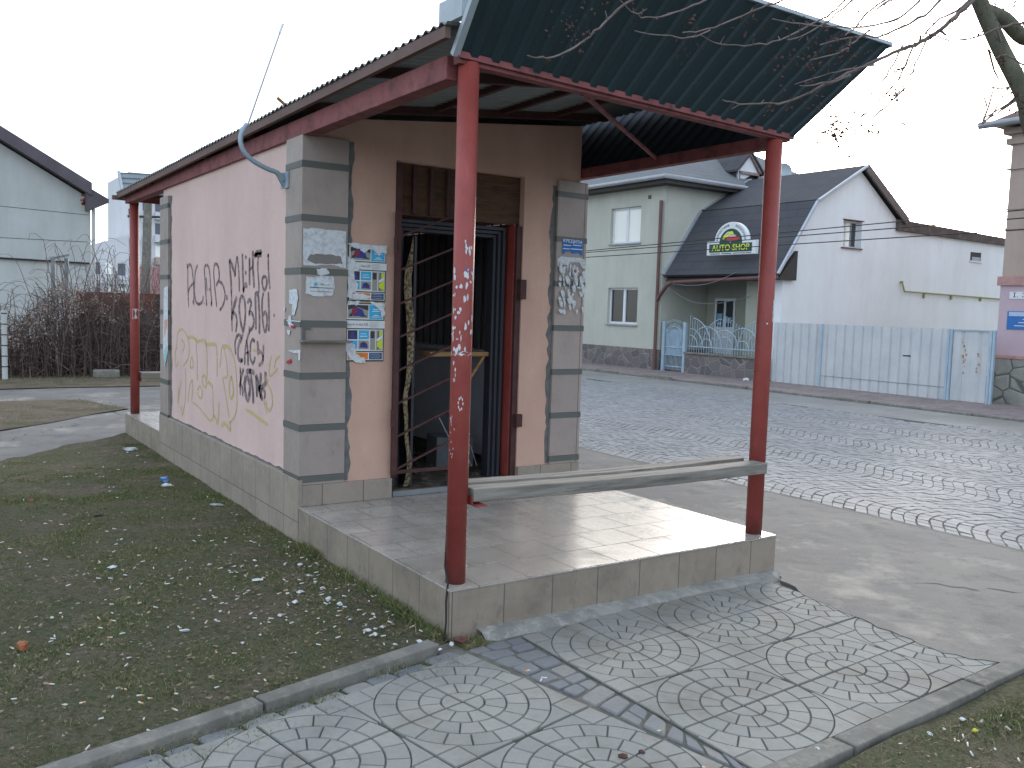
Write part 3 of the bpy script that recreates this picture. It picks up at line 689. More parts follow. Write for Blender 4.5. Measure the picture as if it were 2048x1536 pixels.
# bench
B = thing('bench', 'weathered grey two plank bench fixed between the front red posts', 'bench', (1.25, .1, .67))
def plank(x0, y0, x1, y1, wd, z0, z1, th, name='seat_plank', mat=M_wood, par=B):
    mb = MB(); n = 30; prev = None; d = Vector((x1-x0, y1-y0, 0)).normalized(); nn = Vector((-d.y, d.x, 0))
    for i in range(n+1):
        t_ = i/n; c = Vector((x0+(x1-x0)*t_, y0+(y1-y0)*t_, z0+(z1-z0)*t_))+Vector((0, 0, -.012*math.sin(math.pi*t_)+.003*noise.noise(Vector((i*.4, y0*9, 0)))))
        e = .004*noise.noise(Vector((i*.5, y0*7, 4)))
        r = [c-nn*(wd/2+e)+Vector((0, 0, -th)), c+nn*(wd/2)+Vector((0, 0, -th)), c+nn*(wd/2-e*.5), c-nn*(wd/2+e)]
        if prev: mb.add(prev+r, [(0, 1, 5, 4), (1, 2, 6, 5), (2, 3, 7, 6), (3, 0, 4, 7)])
        else: mb.add(r, [(0, 1, 2, 3)])
        prev = r
    mb.add(prev, [(3, 2, 1, 0)])
    bm = bmesh.new(); o = mb.build(name, mat, par); bm.from_mesh(o.data); bmesh.ops.remove_doubles(bm, verts=bm.verts, dist=1e-5); bmesh.ops.recalc_face_normals(bm, faces=bm.faces); bm.to_mesh(o.data); bm.free()
    b = o.modifiers.new('bevel', 'BEVEL'); b.width = .005; b.segments = 2; b.limit_method = 'ANGLE'; return o
plank(.155, .115, 2.262, .045, .125, .735, .732, .066)
plank(.15, .245, 2.26, .225, .105, .742, .737, .045)
MB().box((.146, .06, .655), (.152, .25, .70)).box((.152, .02, .650), (.215, .25, .656)).build('bracket', M_red, B)
MB().box((2.25, .02, .655), (2.257, .25, .69)).build('bracket', M_red, B)
B2 = thing('bench', 'grey plank bench between the rear posts behind the pink wall', 'bench', (1.2, 7.7, .67))
plank(.15, 7.70, 2.26, 7.70, .22, .75, .75, .07, par=B2)
MB().box((.144, 7.62, .64), (.15, 7.8, .68)).build('bracket', M_red, B2)
# cable at the corner
mb = MB(); mb.tube([(.075, .17, 1.0), (.07, .17, .5), (.035, .12, .34), (.02, .06, .268), (.0, .03, .262), (-.012, .02, .2), (-.02, .0, .1), (-.035, -.01, -.01)], .005, 6)
mb.tube([(.08, .17, 2.7), (.075, .17, 1.0)], .0035, 5)
tag(mb.build('cable', M_black), 'thin black cable running down the front corner red post to the ground', 'cable')
# shelf ledge on pilaster
sh = thing('ledge_board', 'thin grey wooden ledge nailed across the front left pilaster', 'ledge', (.17, 2.04, 1.39))
MB().box((-.01, 1.985, 1.378), (.345, 2.06, 1.392)).build('board', M_wood, sh, bevel=.003)
MB().box((.01, 2.05, 1.393), (.03, 2.06, 1.48)).box((.03, 2.05, 1.465), (.07, 2.06, 1.48)).build('bracket', M_mortar, sh)
# bent mast
P = thing('bent_mast', 'pale blue bent pipe bracket with a thin leaning rod above the eave', 'antenna mast', (0, 2.37, 2.477))
ctrl = [at(*q, 1, 2.37) for q in ((568, 362), (555, 346), (538, 339), (520, 330), (504, 320), (490, 306), (483, 292), (481, 277), (485, 262), (494, 248))]
def smooth_path(c, n=5):
    out = []
    for i in range(len(c)-1):
        p0, p1, p2, p3 = c[max(i-1, 0)], c[i], c[i+1], c[min(i+2, len(c)-1)]
        for k in range(n):
            t_ = k/n; out.append(.5*((2*p1)+(p2-p0)*t_+(2*p0-5*p1+4*p2-p3)*t_*t_+(3*p1-p0-3*p2+p3)*t_**3))
    return out+[c[-1]]
MB().tube(smooth_path(ctrl), .0165, 14).build('bracket_pipe', M_pipe, P, smooth=True)
tip = at(566, 48, 1, 2.37); MB().tube([ctrl[-1]-Vector((0, 0, .02)), tip], .0065, 8).build('rod', metal('galv_rod', lin(170, 172, 174), .4, .5), P)
MB().tube([tip-(tip-ctrl[-1]).normalized()*.07, tip], .010, 8).tube([tip, tip+Vector((.03, 0, .0))], .002, 5).tube([tip, tip+Vector((0, 0, .02))], .002, 5).build('rod_cap', M_pvc, P)
mb = MB(); mb.box((-.012, 2.30, 2.42), (-.002, 2.44, 2.53)); mb.prism([(-.012, 2.36, 2.42), (-.012, 2.36, 2.52), (-.075, 2.36, 2.52)], (0, .006, 0)); mb.prism([(-.012, 2.38, 2.42), (-.012, 2.38, 2.52), (-.075, 2.38, 2.52)], (0, .006, 0))
mb.build('wall_plate', M_pipe, P)
mb = MB(); mb.tube([(.25, 2.6, 2.93), (.05, 2.5, 3.0), (-.02, 2.5, 3.05)], .012, 6); mb.box((.1, 2.62, 2.96), (.16, 2.68, 3.02))
tag(mb.build('roof_scrap', M_woodb), 'broken stick lying on the eave of the kiosk roof', 'stick')

# ------------------------------------------------------------------ graffiti and papers
def strokes(name, lines, tf, wd, mat, par=K, x=.0235, taper=.6):
    mb = MB()
    for ln in lines:
        ww = wd
        if isinstance(ln[0], (int, float)): ww = wd*ln[0]; ln = ln[1:]
        pts = smooth_path([at(*tf(p), 0, .026) for p in ln], 5) if len(ln) > 2 else [at(*tf(p), 0, .026) for p in ln]
        L_ = []; R2 = []; n = len(pts)
        for i, p in enumerate(pts):
            d = pts[min(i+1, n-1)]-pts[max(i-1, 0)]; d = Vector((0, d.y, d.z)); d = d.normalized() if d.length > 1e-6 else Vector((0, 0, 1))
            q = Vector((0, -d.z, d.y)); e = ww*(1 if 0 < i < n-1 else taper)*(1+.35*noise.noise(Vector((i*.9, p.y*9, 0)))); b = Vector((x, p.y, p.z))
            L_.append(b+q*e/2); R2.append(b-q*e/2)
        for i in range(n-1):
            mb.add([L_[i], L_[i+1], R2[i+1], R2[i]], [(0, 1, 2, 3)])
            mb.add([L_[i]+Vector((-.0004*(i % 2), 0, 0))]*0 or [], [])
    o = mb.build(name, mat, par); return o
tfA = lambda p: (340+p[0]*240/1755, 470+p[1]*210/1536)
tfB = lambda p: (340+p[0]*240/1603, 640+p[1]*230/1536)
blk = [
 [(250, 420), (262, 500), (262, 700), (268, 900), (275, 1060)], [(255, 480), (290, 430), (320, 480), (340, 640), (350, 800), (350, 1030)], [(265, 840), (300, 750), (350, 710)], [1.6, (335, 960), (345, 1000)],
 [(405, 440), (375, 520), (362, 680), (360, 850), (385, 980), (430, 1010), (475, 970), (488, 890)], [(505, 990), (508, 1010)],
 [(540, 1040), (525, 850), (510, 600), (505, 480), (535, 440), (570, 480), (590, 650), (600, 850), (612, 960), (605, 1040)], [1.3, (530, 620), (545, 820)], [1.5, (575, 780), (582, 810)], [1.9, (610, 970), (606, 1030)],
 [(640, 520), (650, 700), (670, 900), (685, 1050)], [(640, 520), (650, 440), (685, 425), (712, 480), (722, 600), (715, 660), (675, 740)], [(722, 680), (770, 720), (805, 850), (800, 950), (770, 1040), (728, 1100)], [1.9, (832, 880), (836, 950)],
 [1.5, (872, 355), (880, 500), (895, 700), (900, 860)], [1.5, (872, 360), (905, 430), (940, 530), (955, 600)], [(955, 600), (965, 420), (985, 310)], [(985, 310), (1005, 500), (1015, 700), (1015, 825)],
 [1.5, (1060, 270), (1065, 450), (1070, 650), (1080, 850)], [2, (1115, 300), (1108, 350)], [2, (1115, 530), (1105, 575)], [1.5, (1075, 830), (1090, 750), (1115, 725), (1125, 765)],
 [1.4, (1165, 330), (1165, 520), (1165, 735)], [1.4, (1170, 500), (1215, 470)], [1.5, (1215, 230), (1215, 400), (1222, 600), (1232, 775)],
 [1.5, (1235, 320), (1280, 260), (1345, 250)], [1.4, (1240, 290), (1300, 290), (1340, 280)], [(1290, 310), (1285, 500), (1300, 680), (1300, 850)],
 [(1440, 275), (1440, 450), (1450, 650), (1465, 790)], [1.8, (1440, 275), (1437, 330)], [(1380, 600), (1350, 650), (1360, 760), (1385, 800), (1415, 740), (1415, 640), (1385, 600)], 
 [(900, 850), (905, 1000), (905, 1200), (910, 1410)], [1.7, (980, 910), (955, 980), (930, 1080), (905, 1250)], [1.2, (915, 1130), (960, 1160), (980, 1260), (965, 1420)],
 [1.4, (1065, 890), (1030, 930), (1015, 1080), (1035, 1260), (1070, 1400), (1095, 1280), (1105, 1100), (1090, 950), (1060, 890)],
 [1.2, (1130, 990), (1165, 945), (1190, 1000), (1170, 1090), (1155, 1180)], [1.2, (1160, 1130), (1205, 1150), (1228, 1250), (1210, 1350), (1165, 1400), (1160, 1450)], [(1160, 1330), (1162, 1420)],
 [1.4, (1250, 840), (1252, 1000), (1258, 1200), (1258, 1385)], [1.4, (1255, 840), (1290, 880), (1300, 1000), (1310, 1200), (1310, 1450)],
 [1.1, (1370, 840), (1350, 960), (1350, 1150), (1370, 1350), (1395, 1410), (1420, 1300), (1415, 1170), (1390, 1130), (1355, 1180)], [1.2, (1440, 830), (1445, 1000), (1450, 1200), (1445, 1410)], [1.3, (1530, 1160), (1520, 1195)],
]
blk2 = [
 [(880, 460), (870, 330), (885, 240), (925, 195), (965, 230), (975, 180)], [1.4, (965, 240), (925, 310), (908, 420), (915, 510), (945, 540), (975, 530)], [2.4, (960, 525), (965, 560)],
 [(1000, 600), (1005, 420), (1030, 260), (1055, 180)], [1.2, (1025, 260), (1040, 400), (1045, 610)], [(1010, 440), (1060, 430)],
 [(1075, 430), (1080, 310), (1110, 260), (1135, 290)], [(1070, 440), (1080, 520), (1110, 580), (1140, 490)], [1.3, (1170, 280), (1180, 400), (1185, 460)], [(1190, 410), (1235, 450), (1245, 540), (1190, 610)], [(1250, 330), (1250, 450), (1240, 540)],
 [1.2, (940, 630), (945, 800), (940, 1000)], [1.2, (985, 650), (955, 760), (930, 900)], [(940, 850), (970, 900), (975, 1020)],
 [1.8, (1020, 740), (1000, 850), (1010, 980), (1040, 1060), (1065, 980), (1065, 850), (1030, 740)],
 [1.6, (1020, 690), (1070, 680), (1130, 700)], [1.5, (1070, 650), (1090, 800), (1110, 950), (1115, 1120)],
 [1.6, (1150, 730), (1180, 830), (1205, 980), (1240, 1060)], [1.3, (1150, 740), (1160, 900), (1165, 1030)], [1.6, (1215, 700), (1210, 850), (1190, 960)], [1.4, (1200, 900), (1240, 890), (1275, 850)], [1.6, (1280, 690), (1275, 800), (1290, 860)], [(1215, 1050), (1230, 930), (1270, 960), (1265, 1050)],
]
strokes('graffiti_writing', blk, tfA, .026, M_spray); strokes('graffiti_writing', blk2, tfB, .026, M_spray, x=.0228)
yel = [
 [(95, 230), (110, 160), (155, 120), (200, 160), (235, 235)], [1.5, (235, 230), (290, 225), (345, 255), (360, 290), (400, 275), (470, 275), (490, 325), (560, 318), (615, 325)], [(95, 240), (90, 330), (70, 450), (75, 620), (110, 560)], [1.6, (88, 370), (100, 380)],
 [(240, 235), (255, 350), (245, 500), (175, 620)], [(345, 260), (362, 500), (365, 800)], [(480, 300), (495, 500), (495, 800)], [(618, 325), (630, 500), (630, 750)], [(150, 260), (185, 300), (190, 360), (165, 430)],
 [(270, 640), (275, 540), (295, 500), (310, 610), (270, 640)], [1.7, (695, 350), (720, 350), (770, 355), (815, 400)], [(815, 400), (850, 500), (875, 620), (890, 800), (895, 1000), (890, 1180), (860, 1290), (800, 1370)], [(690, 360), (680, 500), (665, 640)], [(720, 370), (755, 550), (770, 750)],
 [1.5, (705, 770), (765, 765)], [(705, 780), (735, 950), (760, 1100), (790, 1300)], [1.4, (820, 750), (790, 860), (800, 1000), (820, 1045), (845, 980), (840, 860), (820, 750)],
 [(430, 760), (460, 735), (480, 790), (490, 850), (480, 890), (450, 880), (430, 820), (430, 760)], [1.5, (500, 825), (540, 850), (570, 900)], [(570, 900), (575, 1100), (580, 1270), (550, 1340), (500, 1310), (440, 1230), (360, 1140), (300, 1100)],
 [(365, 930), (400, 885), (430, 960), (420, 1040), (385, 1020), (365, 960)], [(150, 810), (135, 900), (105, 1110), (115, 900)], [(205, 640), (210, 900), (200, 1100), (165, 1280), (155, 1150)], [(240, 1100), (260, 900), (300, 800), (300, 950), (290, 1080)],
 [1.3, (580, 1270), (610, 1310), (635, 1380), (650, 1250), (655, 1100)], [1.8, (690, 1420), (715, 1380), (760, 1410), (805, 1470), (800, 1350)],
 [1.3, (1010, 1195), (1080, 1230), (1170, 1300), (1310, 1400)], [(1355, 480), (1330, 600), (1330, 740), (1400, 690), (1440, 650)], [(1470, 480), (1420, 520), (1400, 600), (1395, 640)], [1.8, (1240, 870), (1290, 830), (1310, 790)], [(1300, 850), (1350, 950), (1370, 1100), (1340, 1200), (1300, 1180), (1280, 1080)], [(1110, 400), (1160, 420), (1175, 470)], [(1250, 1040), (1270, 1150), (1295, 1250)],
]
strokes('graffiti_tag', yel, tfB, .019, M_sprayy, x=.0242)

def ragrect(x0, x1, z0, z1, amp, seed, n=14):
    pts = []
    cs = [(x0, z1), (x1, z1), (x1, z0), (x0, z0)]
    for k in range(4):
        a, b = cs[k], cs[(k+1) % 4]
        for i in range(n):
            t_ = i/n; nx = noise.noise(Vector((k*5+t_*6, seed, 0)))*amp+noise.noise(Vector((k*5+t_*22, seed, 3)))*amp*.5
            x = a[0]+(b[0]-a[0])*t_; z = a[1]+(b[1]-a[1])*t_
            if k % 2: x += nx
            else: z += nx
            pts.append((x, z))
    return pts
C_cy, C_or, C_nv, C_gr, C_dk, C_ye, C_gy, C_bl = flat('cyan_print', (62, 170, 214)), flat('orange_print', (214, 120, 44)), flat('navy_print', (38, 78, 128)), flat('dark_green_print', (62, 84, 66)), flat('dark_print', (66, 60, 70)), flat('fluorescent_yellow_print', (198, 214, 40)), flat('grey_print', (150, 148, 142)), flat('blue_print', (62, 66, 140))
C_w = flat('white_print', (214, 218, 220)); PM = [C_gr, C_w, C_cy, C_or, C_nv, C_dk, C_ye, C_gy, C_bl, flat('red_print', (150, 50, 54))]
def poster(name, label, x0, x1, zt, zb, y, torn, seed):
    T = thing(name, label, 'poster', ((x0+x1)/2, y, zb), None)
    W_, H_ = x1-x0, zt-zb; mb = MB(); lay = [0]
    def R(u0, u1, v0, v1, mi, dy=None):
        lay[0] += 1; yy = y-.0006-lay[0]*.00012
        mb.poly([(x0+W_*u0, yy, zt-H_*v1), (x0+W_*u1, yy, zt-H_*v1), (x0+W_*u1, yy, zt-H_*v0), (x0+W_*u0, yy, zt-H_*v0)], mi)
    def Pn(pts, mi):
        lay[0] += 1; yy = y-.0006-lay[0]*.00012; q = [(x0+W_*u, yy, zt-H_*v) for u, v in pts]; mb.poly(q[::-1], mi)
    mb.box((x0, y-.0006, zb), (x1, y, zt), 0)
    R(.02, .98, .02, .28, 1); R(.05, .58, .035, .26, 7); Pn([(.05, .035), (.58, .035), (.58, .13), (.3, .07), (.05, .12)], 5)
    Pn([(.13, .2), (.16, .1), (.28, .075), (.42, .11), (.48, .2), (.40, .225), (.2, .225)], 8); Pn([(.13, .2), (.16, .11), (.26, .09), (.3, .15), (.2, .2)], 9); Pn([(.07, .23), (.12, .17), (.17, .19), (.16, .23)], 5); Pn([(.36, .23), (.44, .2), (.55, .22), (.53, .235)], 5)
    R(.6, .96, .035, .27, 2); R(.7, .88, .10, .115, 1); R(.68, .9, .13, .145, 1); R(.72, .85, .2, .215, 1); R(.66, .92, .23, .24, 1)
    R(-.02, 1.02, .30, .43, 1)
    for k in range(6): R(.62, .8 if k % 2 else .85, .32+k*.017, .326+k*.017, 7)
    R(.03, .97, .45, .82, 1)
    R(.05, .30, .465, .62, 5); Pn([(.09, .6), (.14, .5), (.2, .49), (.26, .6)], 8); R(.33, .60, .465, .62, 2); R(.38, .54, .52, .53, 1); R(.37, .56, .56, .575, 1)
    R(.05, .30, .64, .79, 2); R(.33, .60, .64, .79, 7); Pn([(.36, .76), (.38, .68), (.47, .655), (.56, .7), (.57, .77)], 8); Pn([(.42, .7), (.48, .665), (.54, .7), (.48, .74)], 5)
    R(.63, .95, .465, .805, 7); R(.64, .745, .48, .6, 5); R(.77, .79, .47, .80, 1); R(.83, .85, .47, .80, 5); Pn([(.82, .68), (.95, .6), (.95, .79), (.88, .77), (.82, .74)], 6); Pn([(.8, .62), (.95, .54), (.95, .6), (.82, .66)], 1); R(.88, .94, .475, .56, 6)
    R(.03, .97, .84, .975, 1); R(.05, .58, .85, .965, 3); R(.61, .95, .85, .965, 4)
    for k in range(3): R(.64, .9 if k != 1 else .93, .868+k*.032, .88+k*.032, 7)
    R(.12, .3, .88, .9, 1); R(.12, .5, .93, .945, 1)
    mb.build('sheet', PM, T)
    lettering(T, C_gy, 'work in the UK', .028, (x0+W_*.31, y-.0065, zt-H_*.365), (1, 0, 0), (0, 0, 1), extrude=.0002, width=W_*.54)
    tb = MB()
    for pts in torn:
        q = []; n = len(pts)
        for i in range(n):
            a, b = pts[i], pts[(i+1) % n]
            for k in range(5):
                t_ = k/5; jx, jz = noise.noise(Vector((i*3+t_*7, seed, 0)))*.05, noise.noise(Vector((i*3+t_*7, seed, 5)))*.035
                q.append((x0+W_*(a[0]+(b[0]-a[0])*t_+jx), y-.0085, zt-H_*(a[1]+(b[1]-a[1])*t_+jz)))
        tb.poly(q)
    tb.build('torn_backing', M_paper2, T)
zs = lambda p: at(670+p[0]/5.485, 460+p[1]/5.485, 1, 2.083)
a_, b_ = zs((150, 160)), zs((556, 790)); c_, d_ = zs((120, 820)), zs((540, 1440))
PX0, PX1 = a_.x+.0, b_.x-.004
poster('poster', 'upper job poster on pink wall by the door, half torn to white paper', PX0, PX1, a_.z, b_.z, 2.083,
       [[(-.03, -.02), (1.0, -.03), (1.0, .12), (.86, .1), (.8, .18), (.7, .1), (.55, .06), (.4, .13), (.25, .06), (.1, .04)], [(-.05, .2), (.08, .24), (.3, .34), (.28, .43), (.14, .48), (.16, .62), (.26, .72), (.2, .82), (.1, .86), (.35, .86), (.62, .9), (.5, .97), (.2, .96), (-.04, .93), (-.02, .7), (-.06, .5)]], 3)
poster('poster', 'lower job poster on pink wall by the door, torn at its bottom left corner', PX0-.012, PX1-.006, b_.z-.012, d_.z, 2.0832,
       [[(.02, -.02), (.35, -.03), (.3, .03), (.04, .04)], [(.6, -.02), (.98, .0), (1.0, .2), (.93, .24), (.88, .12), (.75, .05)], [(-.02, .68), (.2, .7), (.28, .8), (.25, .86), (.5, .97), (.52, 1.02), (.3, 1.02), (.1, .95), (.0, .8)]], 8)
def paper(name, label, outlines, mats, y=None, plane='y', c=2.058, holes=None, marks=None, grp=None, cat='paper notice'):
    ax = 1 if plane == 'y' else 0; T = None; mb = MB()
    for k, pts in enumerate(outlines):
        q = [at(*p, ax, c) for p in pts]; rq = []
        for i in range(len(q)):
            a, b = q[i], q[(i+1) % len(q)]
            for s_ in range(4):
                v_ = a.lerp(b, s_/4); j = Vector((noise.noise(Vector((i*2+s_*.6, k, 0))), 0, noise.noise(Vector((i*2+s_*.6, k, 9)))))*.008
                if ax == 0: j = Vector((0, j.x, j.z))
                v_ = v_+j; v_[ax] = c-.0012-k*.0004; rq.append(v_)
        mb.prism(rq, (0, .0003, 0) if ax == 1 else (.0003, 0, 0), mats[k] if isinstance(mats, list) else 0)
    o = mb.build(name, [M_paper2, flat('pilaster_grey_show', (128, 122, 118)), flat('red_scrap', (186, 44, 62)), C_cy, C_gy, flat('faded_orange_scrap', (206, 156, 136)), flat('faded_teal_scrap', (150, 196, 200))])
    return tag(o, label, cat, grp)
z3 = lambda L: [(560+x*240/1152, 430+y*320/1536) for x, y in L]
paper('paper_notice', 'large blank white notice pasted near the top of the left pilaster', [z3([(222, 125), (380, 130), (635, 158), (632, 512), (480, 475), (330, 488), (222, 480)]), z3([(290, 375), (400, 375), (520, 385), (585, 400), (600, 470), (480, 470), (340, 470), (255, 430)])], [0, 1], c=D1-.006)
paper('paper_notice', 'smaller white notice with a blue mark pasted below the large one', [z3([(350, 515), (450, 515), (475, 560), (400, 585), (360, 570)]), z3([(250, 590), (510, 590), (525, 690), (505, 770), (410, 785), (340, 780), (240, 755)]), z3([(320, 660), (355, 640), (360, 670), (330, 690)]), z3([(385, 665), (480, 668), (480, 676), (385, 673)]), z3([(285, 690), (505, 700), (505, 707), (285, 697)]), z3([(290, 725), (500, 738), (500, 745), (290, 732)])], [0, 0, 3, 4, 4, 4], c=D1-.006)
paper('paper_scraps', 'torn white paper scraps with a red bit on the side face of the left pilaster', [z3([(90, 715), (165, 715), (175, 800), (165, 860), (140, 960), (115, 960), (120, 860), (90, 850)]), z3([(85, 960), (108, 970), (110, 1030), (140, 1070), (100, 1080), (75, 1040)]), z3([(65, 1005), (200, 1015), (200, 1028), (65, 1020)]), z3([(70, 1110), (100, 1100), (95, 1150), (80, 1150)]), z3([(80, 1300), (200, 1295), (195, 1395), (178, 1390), (180, 1330), (120, 1320)]), z3([(100, 1055), (145, 1065), (140, 1085), (110, 1085)]), z3([(60, 1410), (110, 1375), (105, 1425), (70, 1425)]), z3([(40, 880), (55, 890), (45, 930), (36, 920)])], [0, 0, 0, 0, 0, 2, 2, 0], plane='x', c=-.005)
z4 = lambda L: [(1090+x*100/668, 450+y*230/1536) for x, y in L]
kr = thing('blue_sticker', 'blue loan advert sticker on the right pilaster', 'sticker', tuple(at(1145, 495, 1, D1-.006)))
q = [at(*p, 1, D1-.0062) for p in z4([(237, 180), (507, 205), (500, 415), (440, 370), (380, 385), (330, 350), (280, 355), (240, 395), (232, 370)])]
MB().prism(q, (0, .0005, 0)).build('backing', flat('advert_blue', (44, 106, 178)), kr)
o_ = at(*z4([(370, 222)])[0], 1, D1-.0072); wdt = (at(*z4([(495, 222)])[0], 1, D1)-at(*z4([(245, 222)])[0], 1, D1)).length
lettering(kr, C_w, 'КРЕДИТИ', .034, o_, (1, 0, -.03), (0, 0, 1), extrude=.0002, bold=.0006, width=wdt)
mb = MB()
for (a, b, yy) in ((245, 350, 270), (375, 485, 272), (240, 330, 315), (340, 500, 325)):
    p0, p1 = at(*z4([(a, yy)])[0], 1, D1-.0072), at(*z4([(b, yy+6)])[0], 1, D1-.0072); mb.box((p0.x, D1-.0072, p1.z-.003), (p1.x, D1-.0068, p1.z+.004))
mb.build('small_print', C_w, kr)
sc_l = [z4([(170, 440), (240, 420), (500, 445), (535, 470), (530, 540), (480, 560), (460, 500), (330, 500), (310, 540), (200, 520), (190, 560), (165, 520)])]
rnd = random.Random(9)
for i in range(64):
    cx, cy = rnd.uniform(175, 510), rnd.choice([rnd.uniform(540, 860), rnd.uniform(540, 860), rnd.uniform(900, 1160)]); a, b = rnd.uniform(6, 34), rnd.uniform(14, 70)
    sc_l.append(z4([(cx-a, cy-b*.6), (cx+a*.2, cy-b), (cx+a, cy-b*.2), (cx+a*.5, cy+b), (cx-a*.3, cy+b*.7)]))
for i in range(len(sc_l)): pass
paper('paper_scraps', 'shredded white remains of posters on the right pilaster', sc_l[:1]+sc_l[1:], [0]*len(sc_l), c=D1-.006)
# coloured remains on the rear pilaster's side face
paper('paper_scraps', 'blue and orange poster remains on the rear left pilaster', [[(328, 575), (336, 572), (336, 700), (330, 735), (326, 700)], [(329, 640), (335, 638), (335, 670), (329, 672)], [(329, 700), (335, 690), (335, 650), (329, 680)], [(329, 735), (334, 715), (334, 690), (329, 700)]], [0, 5, 0, 6], plane='x', c=-.005)

# shelf in doorway, box and wires inside
dsh = thing('door_shelf', 'brown wooden board propped across the open doorway', 'shelf', (1.4, 2.35, 1.28))
MB().box((1.11, 2.28, 1.262), (1.66, 2.46, 1.297)).build('board', M_woodb, dsh, bevel=.003); MB().bar((1.60, 2.3, 1.262), (1.40, 2.3, .98), .02, .02).build('strut', M_woodb, dsh)
bxm = MB(); bxm.prism([(1.45, 2.75, .30), (1.78, 2.7, .30), (1.82, 2.98, .30), (1.5, 3.02, .30)], (0, 0, .26)); tag(bxm.build('carton', plain('grey_carton', lin(104, 108, 112), .8), bevel=.006), 'crumpled grey carton on the littered floor inside the doorway', 'carton')
mb = MB()
for i in range(3): mb.tube([(1.38+.1*i, 2.6, .75-.05*i), (1.5+.08*i, 2.55, .5), (1.62+.05*i, 2.55, .34)], .0025, 5)
tag(mb.build('loose_wire', M_pvc), 'thin white loose wires dangling inside the dark doorway', 'wire')
mb = MB(); rnd = random.Random(5)
for i in range(60):
    x, y = rnd.uniform(.95, 1.7), rnd.uniform(2.3, 3.6); s = rnd.uniform(.015, .05); a = rnd.random()*6
    mb.prism([(x+s*math.cos(a+k*2.1)*rnd.uniform(.6, 1), y+s*math.sin(a+k*2.1), .302) for k in range(3)], (rnd.uniform(-.01, .01), 0, rnd.uniform(.005, .03)))
stuff(mb.build('rubble', M_innerf), 'grey rubble and scraps on the floor inside the doorway', 'rubble')

# ------------------------------------------------------------------ houses across the street
M_green = plaster('pale_green_render', lin(188, 190, 180), lin(160, 162, 150), .8, amt=.5)
M_greend = plaster('green_render', lin(164, 168, 156), lin(138, 142, 130), .8, amt=.5)
M_whiter = plaster('white_render', lin(230, 235, 238), lin(212, 214, 214), .45, amt=.6)
def shingle(name, c, dc):
    t = NT(name); mp = t.n('ShaderNodeMapping'); tc = t.n('ShaderNodeTexCoord'); t.l(tc.outputs['UV'], mp.inputs[0])
    br = t.n('ShaderNodeTexBrick'); t.l(mp.outputs[0], br.inputs['Vector'])
    for k, v in (('Scale', 1.), ('Mortar Size', .012), ('Mortar Smooth', .3), ('Brick Width', .9), ('Row Height', .22)): br.inputs[k].default_value = v
    br.inputs['Color1'].default_value = c; br.inputs['Color2'].default_value = dark(c, 1.12); br.inputs['Mortar'].default_value = dark(c, .7)
    a = t.mix(t.math('MULTIPLY', t.ramp(t.noise(1.3, 6, .7), .4, .7), .5), br.outputs[0], dc)
    t.bump(t.noise(60, 4), .4, .01); return t.fin(a, .85, .3)
M_shing = shingle('dark_bitumen_shingles', lin(66, 68, 74), lin(84, 84, 80))
M_shing2 = shingle('grey_bitumen_roofing', lin(104, 108, 112), lin(92, 94, 94))
t = NT('crazy_stone_cladding'); vo = t.n('ShaderNodeTexVoronoi'); vo.feature = 'DISTANCE_TO_EDGE'; vo.inputs['Scale'].default_value = 3.4; t.l(t.pos((1, 1, 1.3)), vo.inputs['Vector'])
vc = t.n('ShaderNodeTexVoronoi'); vc.inputs['Scale'].default_value = 3.4; t.l(t.pos((1, 1, 1.3)), vc.inputs['Vector'])
sp = t.n('ShaderNodeSeparateColor'); t.l(vc.outputs['Color'], sp.inputs[0])
c = t.mix(sp.outputs[0], lin(96, 94, 98), lin(124, 116, 112)); c = t.mix(t.ramp(vo.outputs['Distance'], .02, .045), lin(136, 134, 130), c)
t.bump(t.ramp(vo.outputs['Distance'], .02, .08), .6, .02); M_stonec = t.fin(c, .8, .3)
t = NT('big_stone_cladding'); vo = t.n('ShaderNodeTexVoronoi'); vo.feature = 'DISTANCE_TO_EDGE'; vo.inputs['Scale'].default_value = 2.2; t.l(t.pos((1, 1, 1.1)), vo.inputs['Vector'])
c = t.mix(t.ramp(t.noise(5, 5), .3, .7), lin(132, 134, 128), lin(156, 156, 148)); c = t.mix(t.ramp(vo.outputs['Distance'], .015, .03), lin(96, 96, 92), c)
t.bump(t.ramp(vo.outputs['Distance'], .01, .06), .6, .02); M_stoneb = t.fin(c, .85, .3)
M_gut = metal('pale_gutter', lin(150, 154, 158), .4, .3, .3)
M_gutb = metal('brown_gutter', lin(104, 76, 72), .5, .2, .3)
M_soff = plain('dark_soffit', lin(66, 62, 60), .8)
M_verge = metal('pale_verge_flashing', lin(172, 180, 190), .35, .4, .15)

H1 = thing('two_storey_house', 'pale green two storey house with stone base and hipped grey roof', 'house', (15.7, 15.4, 0))
X1, Y1 = 15.7, 15.35
MB().box((X1-.02, Y1-.02, -.05), (24, 27, .60)).build('stone_base', M_stonec, H1)
mb = MB()
ws = [(16.34, 17.64, 3.68, 4.73), (16.36, 17.77, 1.28, 2.36)]
